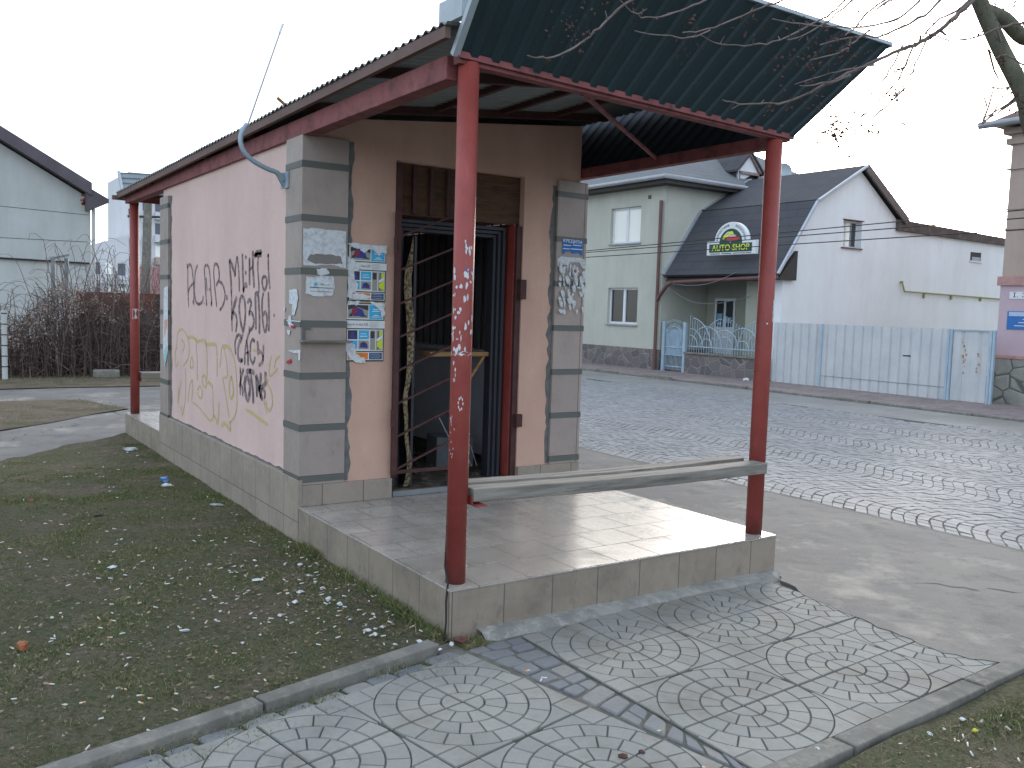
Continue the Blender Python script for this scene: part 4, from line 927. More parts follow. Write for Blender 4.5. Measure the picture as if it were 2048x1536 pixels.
# facade with real window openings
ys = [Y1, 16.35, 17.70, 27]; mb.box((X1, ys[0], .60), (X1+.3, ys[1], 5.22)); mb.box((X1, ys[2], .60), (X1+.3, ys[3], 5.22))
mb.box((X1, ys[1], .60), (X1+.3, ys[2], 1.28)); mb.box((X1, ys[1], 2.36), (X1+.3, ys[2], 3.68)); mb.box((X1, ys[1], 4.73), (X1+.3, ys[2], 5.22))
mb.box((X1+.3, Y1, .60), (24, Y1+.3, 5.22)); mb.box((23.7, Y1+.3, .6), (24, 27, 5.22))
mb.build('wall', M_green, H1)
def window_x(par, x, y0, y1, z0, z1, glass, name='window'):
    w_ = MB(); f = .06; d = .06
    w_.box((x, y0, z0), (x+d, y1, z0+f)); w_.box((x, y0, z1-f), (x+d, y1, z1)); w_.box((x, y0, z0+f), (x+d, y0+f, z1-f)); w_.box((x, y1-f, z0+f), (x+d, y1, z1-f))
    m = (y0+y1)/2; w_.box((x-.01, m-.05, z0+f), (x+d, m+.05, z1-f))
    o = w_.build(name, M_pvc, par, bevel=.006)
    MB().box((x+.03, y0+f, z0+f), (x+.036, m-.05, z1-f)).box((x+.03, m+.05, z0+f), (x+.036, y1-f, z1-f)).build('pane', glass, o)
    MB().box((x-.14, y0-.04, z0-.05), (x+.0, y1+.04, z0-.012)).build('sill', M_gut, o)
    return o
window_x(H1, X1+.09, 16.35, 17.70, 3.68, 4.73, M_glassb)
wl = window_x(H1, X1+.09, 16.35, 17.70, 1.28, 2.36, M_glassd)
mb = MB()
for i in range(40):
    y = 16.42+i*.031; mb.box((X1+.20+.012*math.sin(i*1.7), y, 1.34), (X1+.215+.012*math.sin(i*1.7), y+.03, 2.3))
mb.build('curtain', plain('net_curtain', lin(120, 122, 124), .9, var=.15), wl)
# hipped roof
ex, ey, ez = 15.30, 14.95, 5.40; ap1, ap2 = (20., 19.4, 8.1), (20., 30, 8.1)
mb = MB(); E_ = [(ex, ey, ez), (24.8, ey, ez), (24.8, 32, ez), (ex, 32, ez)]
mb.poly([E_[0], E_[1], ap1]); mb.poly([E_[0], ap1, ap2, E_[3]]); mb.poly([E_[1], E_[2], ap2, ap1])
mb.poly([(p[0], p[1], p[2]-.004) for p in E_][::-1]); mb.build('roof', M_shing2, H1)
MB().box((ex+.02, ey+.02, 5.22), (X1+.01, 27, 5.385)).box((X1+.0102, ey+.02, 5.22), (24.6, Y1+.01, 5.385)).build('soffit', M_soff, H1)
mb = MB(); mb.tube([(ex-.06, 30, 5.34), (ex-.06, ey-.06, 5.39), (18.55, ey-.06, 5.36)], .065, 10); mb.build('gutter', M_gut, H1)
mb = MB(); mb.tube([(X1-.09, 15.43, .02), (X1-.09, 15.43, 4.80)], .05, 10); mb.tube([(15.5, 14.75, 2.50), (15.5, 14.95, 2.40), (15.58, 15.30, 2.12), (X1-.09, 15.43, 1.98)], .055, 10); mb.build('downpipe', M_gutb, H1)
MB().tube([(X1-.02, 15.7, .6), (X1-.02, 15.7, .1)], .01, 5).box((X1-.03, 15.95, 4.9), (X1, 16.05, 5.0)).build('wall_fitting', M_gutb, H1)
# dormer
D_ = MB(); dx0, dx1, dy = 18.72, 19.75, 15.55; zb, ze_, zk = 5.35, 5.98, 6.55; xm = (dx0+dx1)/2
D_.box((dx0, dy, zb), (dx0+.06, dy+3.4, ze_)); D_.box((dx1-.06, dy, zb), (dx1, dy+3.4, ze_))
dorm = D_.build('dormer', M_shing, H1)
mb = MB(); mb.prism([(dx0-.1, dy-.12, ze_-.05), (xm, dy-.12, zk), (xm, dy-.12, zk+.06), (dx0-.1, dy-.12, ze_+.02)], (0, 3.6, 0)); mb.prism([(dx1+.1, dy-.12, ze_-.05), (xm, dy-.12, zk), (xm, dy-.12, zk+.06), (dx1+.1, dy-.12, ze_+.02)], (0, 3.6, 0)); mb.build('dormer_roof', M_shing, dorm)
M_oldw = wood('old_dormer_wood', lin(120, 104, 100), lin(160, 146, 142), 2)
mb = MB(); mb.bar((dx0+.05, dy-.03, zb), (dx0+.05, dy-.03, ze_), .1, .06, (0, 1, 0)); mb.bar((dx1-.05, dy-.03, zb), (dx1-.05, dy-.03, ze_), .1, .06, (0, 1, 0)); mb.bar((dx0, dy-.035, zb+.04), (dx1, dy-.035, zb+.04), .07, .1); mb.bar((dx0, dy-.03, ze_-.04), (dx1, dy-.03, ze_-.04), .06, .08)
mb.bar((dx0, dy-.04, ze_), (xm, dy-.04, zk-.02), .05, .08); mb.bar((xm, dy-.041, zk-.02), (dx1, dy-.041, ze_), .05, .08); mb.build('dormer_frame', M_oldw, dorm)
mb = MB(); mb.prism([(dx0+.08, dy, ze_), (xm, dy, zk-.06), (dx1-.08, dy, ze_)], (0, .02, 0)); mb.prism([(dx0+.1, dy+.01, zb+.1), (dx0+.1, dy+.01, ze_-.08), (dx0+.62, dy+.01, ze_-.08)]+[(dx0+.62-.46*math.sin(a), dy+.01, ze_-.14-.42*(1-math.cos(a))) for a in (.3, .6, .9, 1.2, 1.5)], (0, .01, 0)); mb.build('dormer_board', M_pvc, dorm)
MB().box((dx0+.07, dy+.06, zb+.05), (dx1-.07, dy+.08, ze_)).build('dormer_opening', M_black, dorm)
MB().box((dx0-.03, dy-.10, zb-.1), (dx0+.0, dy-.04, ze_)).build('dormer_flashing', M_verge, dorm)

# house with the mansard roof
H2 = thing('mansard_house', 'long white house with dark mansard roof and white gable end', 'house', (16.1, 11.45, 0))
YG, YH = 11.45, 15.34
prof = [(15.78, 2.66), (17.13, 4.55), (19.05, 5.62), (20.95, 4.38)]
# gable wall with window opening, extended by the low wing
wx0, wx1, wz0, wz1 = 18.40, 19.20, 3.52, 4.24
mb = MB(); g0, g1 = YG, YG+.3
def pr(pts): mb.prism([(x, g0, z) for x, z in pts], (0, g1-g0, 0))
pr([(16.13, 0), (wx0, 0), (wx0, 5.2), (17.16, 4.48), (16.13, 3.05)]); pr([(wx1, 0), (26.6, 0), (26.6, 4.22), (20.93, 4.28), (wx1, 5.43)])
pr([(wx0, 0), (wx1, 0), (wx1, wz0), (wx0, wz0)]); pr([(wx0, wz1), (wx1, wz1), (wx1, 5.43), (19.03, 5.54), (wx0, 5.2)])
wallg = mb.build('gable_wall', M_whiter, H2)
# roof slabs
mb = MB(); yo = YG-.14
for (a, b) in ((0, 1), (1, 2), (2, 3)):
    p, q = prof[a], prof[b]; n = Vector((-(q[1]-p[1]), 0, q[0]-p[0])).normalized()*.09
    mb.prism([(p[0], yo, p[1]), (q[0], yo, q[1]), (q[0]+n.x, yo, q[1]+n.z), (p[0]+n.x, yo, p[1]+n.z)], (0, YH-yo-.01, 0))
r2 = mb.build('roof', M_shing, H2)
for (a, b) in ((0, 1), (1, 2)):
    p, q = prof[a], prof[b]; n = Vector((-(q[1]-p[1]), 0, q[0]-p[0])).normalized()
    MB().bar((p[0]+n.x*.06, yo-.02, p[1]+n.z*.06), (q[0]+n.x*.06, yo-.02, q[1]+n.z*.06), .10, .05, n).build('verge', M_verge, H2)
p, q = prof[2], prof[3]; MB().bar((p[0], yo-.015, p[1]+.02), (q[0]+.05, yo-.015, q[1]-.0), .05, .20).build('verge', plain('brown_verge', lin(104, 92, 88), .7), H2)
p, q = prof[0], prof[1]; n = Vector((-(q[1]-p[1]), 0, q[0]-p[0])).normalized()
MB().bar((p[0]+n.x*.11, YH-.03, p[1]+n.z*.11), (q[0]+n.x*.11, YH-.03, q[1]+n.z*.11), .12, .04, n).build('verge', M_verge, H2)
p, q = prof[1], prof[2]; MB().bar((p[0], YH-.03, p[1]+.1), (q[0], YH-.03, q[1]+.1), .12, .04, (0, 0, 1)).build('verge', M_verge, H2)
mb = MB(); mb.prism([(15.80, yo+.02, 2.56), (16.5, yo+.02, 2.56), (16.5, yo+.02, 3.3)], (0, YH-yo-.05, 0)); mb.build('eave_box', M_soff, H2)
MB().tube([(15.74, YH-.2, 2.50), (15.74, yo, 2.62)], .055, 10).build('gutter', M_gutb, H2)
# low wing parapet
MB().prism([(20.7, YG-.10, 4.12), (26.7, YG-.10, 4.06), (26.7, YG-.10, 4.27), (20.7, YG-.10, 4.42)], (0, 4, 0)).build('wing_roof', plain('brown_roof_edge', lin(88, 76, 72), .85, var=.35, scale=3, dirt=4, dirtc=lin(128, 120, 112)), H2)
# windows of the gable
wg = MB(); y_ = YG+.14
wg.box((wx0, y_, wz0), (wx1, y_+.05, wz0+.05)); wg.box((wx0, y_, wz1-.05), (wx1, y_+.05, wz1)); wg.box((wx0, y_, wz0+.05), (wx0+.06, y_+.05, wz1-.05)); wg.box((wx1-.06, y_, wz0+.05), (wx1, y_+.05, wz1-.05)); wg.box((wx0+.27, y_, wz0+.05), (wx0+.32, y_+.05, wz1-.05))
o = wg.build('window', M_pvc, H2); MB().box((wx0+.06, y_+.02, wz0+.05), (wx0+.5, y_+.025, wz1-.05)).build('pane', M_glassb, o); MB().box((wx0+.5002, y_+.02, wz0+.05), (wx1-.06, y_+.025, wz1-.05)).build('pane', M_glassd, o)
MB().box((wx0-.05, YG-.05, wz0-.03), (wx1+.03, YG+.14, wz0)).box((wx0-.02, YG-.03, wz1), (wx1+.05, YG+.1, wz1+.02)).build('sill', M_gutb, o)
o = MB().box((24.55, YG-.012, 3.50), (25.17, YG-.004, 3.76)).build('window', M_soff, H2); MB().box((24.62, YG-.016, 3.50), (25.17, YG-.0125, 3.62)).build('pane', M_gut, o); MB().box((25.1, YG-.03, 3.46), (25.2, YG-.004, 3.8)).box((24.5, YG-.03, 3.46), (25.0999, YG-.004, 3.5)).build('frame', M_pvc, o)
# street side: porch and front wall
MB().box((16.4, YG+.3, .0), (16.7, 12.85, 2.9)).box((17.5, 14.98, 0), (17.8, YH-.02, 3.2)).box((17.5, 12.85, 0), (17.8, 14.20, 3.2)).box((17.5, 14.2, 2.12), (17.8, 14.98, 3.2)).box((16.7, 12.55, 0), (17.5, 12.85, 3.2)).build('front_wall', M_greend, H2)
MB().box((16.14, YG+.302, 0), (16.4, YG+.62, 2.9)).build('front_wall', M_greend, H2)
MB().box((15.95, 12.86, -.02), (17.5, YH-.02, .45)).build('porch_floor', M_stonec, H2)
dr = MB(); dr.box((17.47, 14.2, .45), (17.53, 14.98, .52)); dr.box((17.47, 14.2, 2.04), (17.53, 14.98, 2.12)); dr.box((17.47, 14.2, .52), (17.53, 14.27, 2.04)); dr.box((17.47, 14.91, .52), (17.53, 14.98, 2.04)); dr.box((17.475, 14.55, 1.3), (17.525, 14.63, 2.04)); dr.box((17.48, 14.27, .52), (17.52, 14.91, 1.3))
o = dr.build('door', M_pvc, H2, bevel=.01); MB().box((17.49, 14.27, 1.3), (17.50, 14.55, 2.04)).box((17.49, 14.63, 1.3), (17.50, 14.91, 2.04)).build('pane', M_glassd, o)
MB().box((17.484, 14.33, 1.42), (17.488, 14.52, 1.58)).box((17.484, 14.68, 1.5), (17.488, 14.88, 1.68)).box((17.484, 14.7, 1.34), (17.488, 14.84, 1.44)).build('notice', flat('door_notice', (130, 170, 200)), o)
# cables hanging under the eave
mb = MB(); mb.tube(smooth_path([Vector((15.7, 15.2, 2.5)), Vector((15.7, 14.3, 2.42)), Vector((15.65, 13.4, 2.48)), Vector((15.7, 12.6, 2.75))], 8), .008, 5); mb.tube(smooth_path([Vector((15.72, 15.2, 2.4)), Vector((15.9, 14.4, 2.0)), Vector((16.1, 13.6, 1.95)), Vector((16.4, 12.7, 2.15))], 8), .008, 5); mb.build('eave_cable', M_gut, H2)
# gas pipe
mb = MB(); mb.tube([(21.07, YG-.06, 2.72), (21.2, YG-.06, 2.5), (21.22, YG-.06, 2.46), (26.4, YG-.06, 2.40)], .022, 8); mb.box((21.03, YG-.08, 2.68), (21.11, YG-.03, 2.74))
for x in (22.2, 23.6, 25.2): mb.box((x, YG-.05, 2.30), (x+.06, YG-.0, 2.44))
tag(mb.build('gas_pipe', flat('yellow_pipe_paint', (150, 148, 92))), 'yellow gas pipe fixed along the white gable wall', 'pipe')
# satellite dish
sdh = thing('satellite_dish', 'round grey satellite dish beside the small dormer', 'satellite dish', (21., 15.7, 5.2))
mb = MB(); cc = at(1563, 350, 1, 15.4); nrm = (CAM-cc); nrm = Vector((-.9, -.35, .3)).normalized(); a_ = nrm.orthogonal().normalized(); b_ = nrm.cross(a_); prev = None
for k in range(6):
    r = .36*k/5; ring = [cc+a_*r*math.cos(2*math.pi*i/28)+b_*r*math.sin(2*math.pi*i/28)+nrm*(.10*(r/.36)**2) for i in range(28)]
    if prev: mb.add(prev+ring, [(i, (i+1) % 28, 28+(i+1) % 28, 28+i) for i in range(28)])
    prev = ring
mb.build('reflector', M_trim, sdh, smooth=True); MB().tube([cc, (cc.x, 15.5, 5.2)], .03, 8).tube([cc-b_*.3, cc+nrm*.35], .012, 6).build('arm', M_gut, sdh)
# auto shop sign on the steep slope
S = thing('shop_sign', 'arched white and green car parts shop sign on the dark steep roof', 'shop sign', (15.45, 12.75, 3.2))
sx, syc = 15.62, 12.77                                  # sign face plane x = sx, text runs towards -y
V3 = lambda a, z, d=0.: (sx-d, syc-a, z)               # a = distance to the right
base_pts = [(-.83, 3.20), (.83, 3.20), (.83, 3.56), (.56, 3.56)]+[(.56*math.cos(k*math.pi/16), 3.56+.48*math.sin(k*math.pi/16)) for k in range(1, 16)]+[(-.56, 3.56), (-.83, 3.56)]
MB().prism([V3(a, z) for a, z in base_pts], (.12, 0, 0)).build('box', M_pvc, S, bevel=.008)
M_dg = flat('sign_dark_green', (44, 78, 70)); M_sy = flat('sign_yellow', (214, 220, 70)); M_sr = flat('sign_red', (190, 66, 66)); M_sg = flat('sign_pale_grey', (176, 186, 190))
mb = MB(); mb.prism([V3(a, z, .003) for a, z in ((-.74, 3.27), (.72, 3.27), (.72, 3.49), (-.74, 3.49))], (-.002, 0, 0))
mb.prism([V3(a, z, .003) for a, z in [(-.39, 3.4902), (.39, 3.4902)]+[(.39*math.cos(k*math.pi/16), 3.5+.37*math.sin(k*math.pi/16)) for k in range(0, 17)]], (-.002, 0, 0)); mb.build('green_panel', M_dg, S)
MB().prism([V3(a, z, .006) for a, z in ((-.30, 3.62), (-.22, 3.72), (-.12, 3.79), (.05, 3.80), (.09, 3.74), (.09, 3.66), (-.12, 3.66), (-.24, 3.60))], (-.002, 0, 0)).build('yellow_car', M_sy, S)
MB().prism([V3(a, z, .0085) for a, z in ((-.14, 3.60), (-.10, 3.66), (.0, 3.71), (.14, 3.72), (.22, 3.66), (.30, 3.64), (.31, 3.60), (.22, 3.57), (-.05, 3.56), (-.12, 3.57))], (-.002, 0, 0)).build('red_car', M_sr, S)
MB().prism([V3(a, z, .011) for a, z in ((-.07, 3.655), (.0, 3.70), (.13, 3.71), (.19, 3.66))], (-.001, 0, 0)).prism([V3(a, z, .0085) for a, z in ((-.22, 3.70), (-.12, 3.77), (-.03, 3.77), (-.06, 3.71))], (-.001, 0, 0)).prism([V3(a, z, .012) for a, z in ((-.03, 3.545), (.04, 3.555), (.0, 3.50))], (-.001, 0, 0)).build('car_windows', M_sg, S)
lettering(S, M_sy, 'AUTO-SHOP', .22, V3(0, 3.38, .006), (0, -1, 0), (0, 0, 1), extrude=.002, bold=.002, width=1.28)
txt = 'ЗАПЧАСТИНИ · АКСЕСУАРИ'
for i, ch in enumerate(txt):
    if ch == ' ': continue
    th = math.pi*(1-.03)-(math.pi*.94)*(i/(len(txt)-1)); rr = .475
    lettering(S, M_dg, ch, .085, V3(rr*math.cos(th), 3.545+rr*.86*math.sin(th), .004), (0, -math.sin(th), -math.cos(th)), (0, -math.cos(th), math.sin(th)), extrude=.001, bold=.001)
mb = MB()
for k, (a, b) in enumerate(((-.7, -.35), (-.3, .05), (.1, .5), (.52, .7))): mb.box(V3(a, 3.225, .002), V3(b, 3.245, .004))
mb.build('small_print', M_dg, S)

# low wall with iron fence, gate
LW = thing('low_stone_wall', 'low stone clad wall under the pale blue iron railing', 'wall', (15.7, 13, 0))
MB().box((15.68, 11.62, -.05), (15.95, 14.30, .55)).build('stones', M_stonec, LW); MB().box((15.64, 11.60, .55), (15.99, 14.32, .60)).build('coping', M_kerb, LW, bevel=.008)
M_iron = metal('pale_blue_iron', lin(164, 186, 200), .5, .1, .2)
IR = thing('iron_railing', 'pale blue wrought iron railing with sunburst arcs on the low wall', 'railing', (15.8, 13, .6)); xr_ = 15.8
mb = MB(); mb.bar((xr_, 11.68, .76), (xr_, 14.26, .76), .025, .03)
ya, yb_ = 14.26, 11.68; n = 28
for i in range(n+1):
    y = ya+(yb_-ya)*i/n; u_ = (i/n*2) % 1; hgt = 1.28+.30*abs(2*u_-1)**1.2; mb.tube([(xr_, y, .60), (xr_, y, hgt)], .008, 5); mb.tube([(xr_, y, hgt), (xr_, y-.02, hgt+.03), (xr_, y-.045, hgt+.02)], .008, 4)
def arc(cy_, cz, r, a0=0, a1=math.pi): mb.tube([(xr_-.012, cy_+r*math.cos(a0+(a1-a0)*k/12), cz+r*math.sin(a0+(a1-a0)*k/12)) for k in range(13)], .012, 5)
for cyy in (13.62, 12.35):
    for r in (.22, .55): arc(cyy, .76, r)
for cyy in (14.24, 12.98, 11.72):
    for r in (.3, .48, .78): arc(cyy, .76, r, math.pi*.5 if cyy > 14 else 0, math.pi*1.0 if cyy > 14 else (math.pi*.5 if cyy < 12 else math.pi)) if r < .7 else arc(cyy, .76, r, (math.pi if cyy > 14 else 0)*1.0, math.pi*.55 if cyy > 14 else math.pi*.45)
mb.build('bars', M_iron, IR)
GT = thing('garden_gate', 'narrow pale blue iron gate beside the brown downpipe', 'gate', (15.75, 14.8, 0))
for a in (14.33, 15.16): MB().box((15.70, a, -.02), (15.80, a+.10, 1.41)).build('gate_post', M_iron, GT, bevel=.006)
mb = MB()
for z in (.16, .48, .70): mb.bar((15.75, 14.45, z), (15.75, 15.14, z), .025, .025)
for i in range(14): y = 14.47+i*.05; mb.tube([(15.75, y, .06), (15.75, y, 1.22+.16*math.sin(math.pi*i/13))], .008, 5)
mb.tube([(15.74, 14.8+.3*math.cos(k*math.pi/8), .98+.3*math.sin(k*math.pi/8)) for k in range(17)], .01, 5)
for i in range(6): mb.tube([(15.75, 14.5+i*.12+.035*math.cos(k), 1.38+.06*math.sin(math.pi*i/5)+.035*math.sin(k)) for k in range(7)], .008, 4)
mb.build('gate_leaf', M_iron, GT)
MB().box((15.76, 14.46, .5), (15.764, 15.13, 1.2)).build('gate_sheet', M_iron, GT)
# corrugated blue metal fence and gates
M_bf = NT('pale_blue_fence_sheet'); t = M_bf
c = t.mix(t.ramp(t.noise(1.4, 6, .7), .35, .7), lin(184, 189, 192), lin(200, 203, 203)); c = t.mix(t.math('MULTIPLY', t.ramp(t.noise(3, 7, .75, t.pos((1, 1, .3))), .55, .8), .35), c, lin(142, 146, 148))
c = t.mix(t.math('MULTIPLY', t.ramp(t.noise(7, 7, .8), .66, .70), .7), c, lin(128, 104, 84)); c = t.mix(t.math('MULTIPLY', t.ramp(t.noise(1.1, 6, .75, t.pos((1, 2.5, .25))), .5, .72), .4), c, lin(150, 152, 148)); M_bf = t.fin(c, .5, .4)
FN = thing('metal_fence', 'pale blue corrugated metal yard fence with gate panels', 'fence', (15.9, 8.6, 0)); xf = 15.9
def rib_panel(y0, y1, z0, z1, pitch, name='panel', dx=0., mat=M_bf):
    mb = MB(); n = max(1, round((y0-y1)/pitch)); pr_ = [(0, 0), (.40, 0), (.48, 1), (.58, 1), (.66, 0)]; L = []
    for r in range(n):
        for a, h in pr_: L.append((y0+(y1-y0)*(r+a)/n, h))
    L.append((y1, 0))
    vs = [(xf+dx+h*.028, y, z) for y, h in L for z in (z0, z1)]; mb.add(vs, [(2*i, 2*i+2, 2*i+3, 2*i+1) for i in range(len(L)-1)])
    vs = [(x+.003, y, z) for x, y, z in vs]; mb.add(vs, [(2*i, 2*i+1, 2*i+3, 2*i+2) for i in range(len(L)-1)])
    return mb.build(name, mat, FN)
rib_panel(11.44, 10.04, .02, 1.50, .235); p_ = rib_panel(9.98, 6.90, .02, 1.50, .235, 'gate_panel'); MB().box((xf-.008, 7.70, .87), (xf-.002, 7.88, .895)).build('letter_slot', M_black, p_)
MB().box((xf-.006, 6.9, .27), (xf+.0, 9.98, .285)).build('weld_seam', M_gut, p_)
rib_panel(6.76, 6.02, .03, 1.47, .34, 'wicket_panel')
mb = MB()
for y in (10.01, 6.86, 6.80, 5.97, 5.91): MB().box((xf-.03, y-.025, -.02), (xf+.03, y+.025, 1.50)).build('fence_post', M_iron, FN)
MB().box((xf-.02, 6.0, 1.4702), (xf+.02, 6.772, 1.50)).build('top_rail', M_iron, FN)
mb = MB(); rnd = random.Random(3)
for i in range(26):
    y, z = rnd.choice([(6.54, 1.15), (6.50, 1.0), (6.52, .8), (6.22, .85)]); y += rnd.uniform(-.04, .04); z += rnd.uniform(-.22, .2); a = rnd.uniform(.008, .024)
    mb.poly([(xf-.0015, y+a*math.cos(k)*rnd.uniform(.5, 1.1), z+a*1.5*math.sin(k)*rnd.uniform(.5, 1.1)) for k in range(6)])
mb.build('rust_patches', flat('rust_orange', (170, 122, 74)), FN)
for i in range(7): pass
# right edge building
H3 = thing('corner_building', 'pink and brown building with stone base at the right edge', 'building', (16.5, 6, 0)); xb, yb3 = 16.5, 6.19
M_rb = plaster('brown_grey_render', lin(178, 162, 150), lin(150, 134, 122), .8); M_rp = plaster('lilac_render', lin(190, 170, 178), lin(172, 152, 160), .8, amt=.4)
MB().box((xb-.04, -14, -.05), (24, yb3+.03, .94)).build('stone_base', M_stoneb, H3); MB().box((xb-.06, -14, .94), (24, yb3+.06, 1.0)).build('ledge', plain('pink_ledge', lin(176, 138, 132), .8), H3)
MB().box((xb, -14, 1.0), (24, yb3, 2.42)).build('wall', M_rp, H3); MB().box((xb-.05, -14, 2.42), (24, yb3+.05, 2.60)).build('ledge', plain('pink_ledge', lin(176, 138, 132), .8), H3)
MB().box((xb, -14, 2.60), (24, yb3-.02, 5.3)).build('wall', M_rb, H3)
mb = MB()
for z, d in ((3.55, .02), (3.95, .02), (4.75, .04), (5.25, .07), (5.45, .12)): mb.box((xb-d, -14, z), (24, yb3+d, z+(.03 if z < 5 else .12)))
mb.box((xb-.02, -14, 5.3), (24, yb3+.0, 5.6)); mb.build('cornice', M_rb, H3)
MB().prism([(xb-.35, -14, 5.62), (xb-.35, yb3+.3, 5.62), (26, yb3+.3, 5.62), (26, -14, 5.62)], (0, 0, .06)).build('eave_board', M_gutb, H3)
mb = MB(); mb.poly([(xb-.35, yb3+.3, 5.69), (26, yb3+.3, 5.69), (21, 2, 8.6)]); mb.poly([(xb-.35, -14, 5.69), (xb-.35, yb3+.3, 5.69), (21, 2, 8.6), (21, -14, 8.6)]); mb.build('roof', plain('red_brown_roof', lin(112, 84, 78), .85, var=.3), H3)
MB().tube([(xb-.42, yb3+.45, 5.63), (xb-.42, -6, 5.66)], .07, 10).build('gutter', M_gut, H3)
sg = thing('street_plaque', 'small white street name plaque on the lilac wall', 'plaque', (16.49, 5.6, 2.2))
MB().box((xb-.012, 5.0, 2.15), (xb-.002, 5.99, 2.29)).build('plate', M_pvc, sg); lettering(sg, C_dk, 'І. Зріні', .13, (xb-.0135, 5.62, 2.22), (0, -1, 0), (0, 0, 1), extrude=.0006, width=.6)
bs = thing('blue_sign', 'blue and white office sign below the plaque on the lilac wall', 'sign', (16.49, 5.6, 1.7))
MB().box((xb-.014, 4.9, 1.53), (xb-.002, 6.0, 1.90)).build('panel', flat('sign_blue', (56, 110, 176)), bs); MB().box((xb-.018, 5.2, 1.80), (xb-.0145, 5.97, 1.885)).build('header', flat('sign_pale_blue', (170, 190, 212)), bs)
mb = MB()
for k in range(3): mb.box((xb-.0175, 5.1, 1.60+k*.065), (xb-.0145, 5.85-.08*k, 1.615+k*.065))
mb.build('small_print', C_w, bs)
# overhead wires
def wire(name, label, a, b, sag, r=.008):
    a, b = Vector(a), Vector(b); o = MB().tube([a.lerp(b, t_/20)+Vector((0, 0, -4*sag*(t_/20)*(1-t_/20))) for t_ in range(21)], r, 5).build(name, M_black)
    return tag(o, label, 'cable', 'overhead wires across the street')
wire('overhead_wire', 'topmost overhead wire running past the house fronts', at(1010, 517, 0, 14), at(2300, 396, 0, 14), .0, .011)
wire('overhead_wire', 'middle overhead wire just under the topmost one', at(1010, 518, 0, 13.9), at(2300, 416, 0, 13.9), .0, .011)
wire('overhead_wire', 'lowest of the three overhead wires', at(1010, 525, 0, 13.8), at(2300, 443, 0, 13.8), .0, .011)

# ------------------------------------------------------------------ left background
M_oldb = plaster('old_grey_render', lin(190, 194, 192), lin(164, 168, 164), .35, amt=.7)
H4 = thing('grey_gable_building', 'old grey rendered building with sloping roof behind the brambles', 'building', (0, 26, 0)); YL = 26.
g = lambda x, y: at(x, y, 1, YL)
cr = g(183, 700).x; pk = g(-320, 40); ev = g(183, 398)
mb = MB(); a0 = g(0, 285); sl = (ev.z-a0.z)/(ev.x-a0.x); xl = -14.
mb.prism([(xl, YL, -.05), (cr, YL, -.05), (cr, YL, ev.z), (-4.5, YL, ev.z-sl*(cr+4.5)), (xl, YL, ev.z-sl*(cr+4.5)+sl*(4.5-14))], (0, 12, 0)); mb.build('wall', M_oldb, H4)
mb = MB(); n_ = .35
e1_, e0_ = g(180, 376), g(0, 258)
mb.prism([(e1_.x, YL-.35, e1_.z-.25), (-4.5, YL-.35, e1_.z-sl*(e1_.x+4.5)-.25), (-4.5, YL-.35, e1_.z-sl*(e1_.x+4.5)+.1), (e1_.x, YL-.35, e1_.z+.12)], (0, 12.5, 0))
q0 = g(214, 402); mb.prism([(cr-.15, YL-.3, q0.z-.35), (q0.x, YL-.3, q0.z-.08), (q0.x, YL-.3, q0.z+.03), (cr-.15, YL-.3, g(181, 376).z+.02)], (0, 12.5, 0))
mb.build('roof', plain('grey_brown_roof', lin(92, 86, 92), .8, var=.25, scale=2), H4)
mb = MB()
for (a, b) in (((0, 412), (176, 430)), ((0, 475), (176, 484))): mb.bar(g(*a)+Vector((0, -.004, 0)), g(*b)+Vector((0, -.004, 0)), .006, .012)
mb.build('joint_line', M_soff, H4)
MB().bar(g(0, 516)+Vector((-.2, -.06, 0)), g(178, 527)+Vector((0, -.06, 0)), .05, .05).build('service_pipe', M_black, H4)
MB().tube([g(186, 400)+Vector((0, -.1, 0)), g(186, 680)+Vector((0, -.1, 0))], .05, 8).build('downpipe', M_oldb, H4)
mb = MB(); rnd = random.Random(1)
for i in range(12): p = g(174+rnd.uniform(-6, 6), 398+rnd.uniform(-8, 12)); mb.box((p.x-.1, YL-.01, p.z-.03), (p.x+.1, YL-.003, p.z+.03))
mb.build('bare_bricks', plain('bare_brick', lin(150, 88, 66), .9), H4)
# steel goal frame and posts
mb = MB(); f_ = lambda x, y: at(x, y, 1, 18.6)
for x in (106, 133): mb.tube([f_(x, 516), (f_(x, 516).x, 18.6, 0)], .045, 8)
mb.bar(f_(100, 518), f_(138, 510), .05, .05); tag(mb.build('steel_frame', plain('grey_steel_post', lin(120, 126, 130), .6)), 'grey steel frame of two posts rising from the brambles', 'frame')
pl_ = thing('white_pole', 'short banded white pole at the left edge before the brambles', 'pole', (-.6, 15.7, 0))
MB().tube([(-.61, 15.7, .02), (-.61, 15.7, 1.32)], .05, 10).build('shaft', M_oldb, pl_); mb = MB()
for z in (.25, .45, .65, .85, 1.05, 1.25): mb.tube([(-.61, 15.7, z), (-.61, 15.7, z+.02)], .054, 10)
mb.build('band', M_soff, pl_)
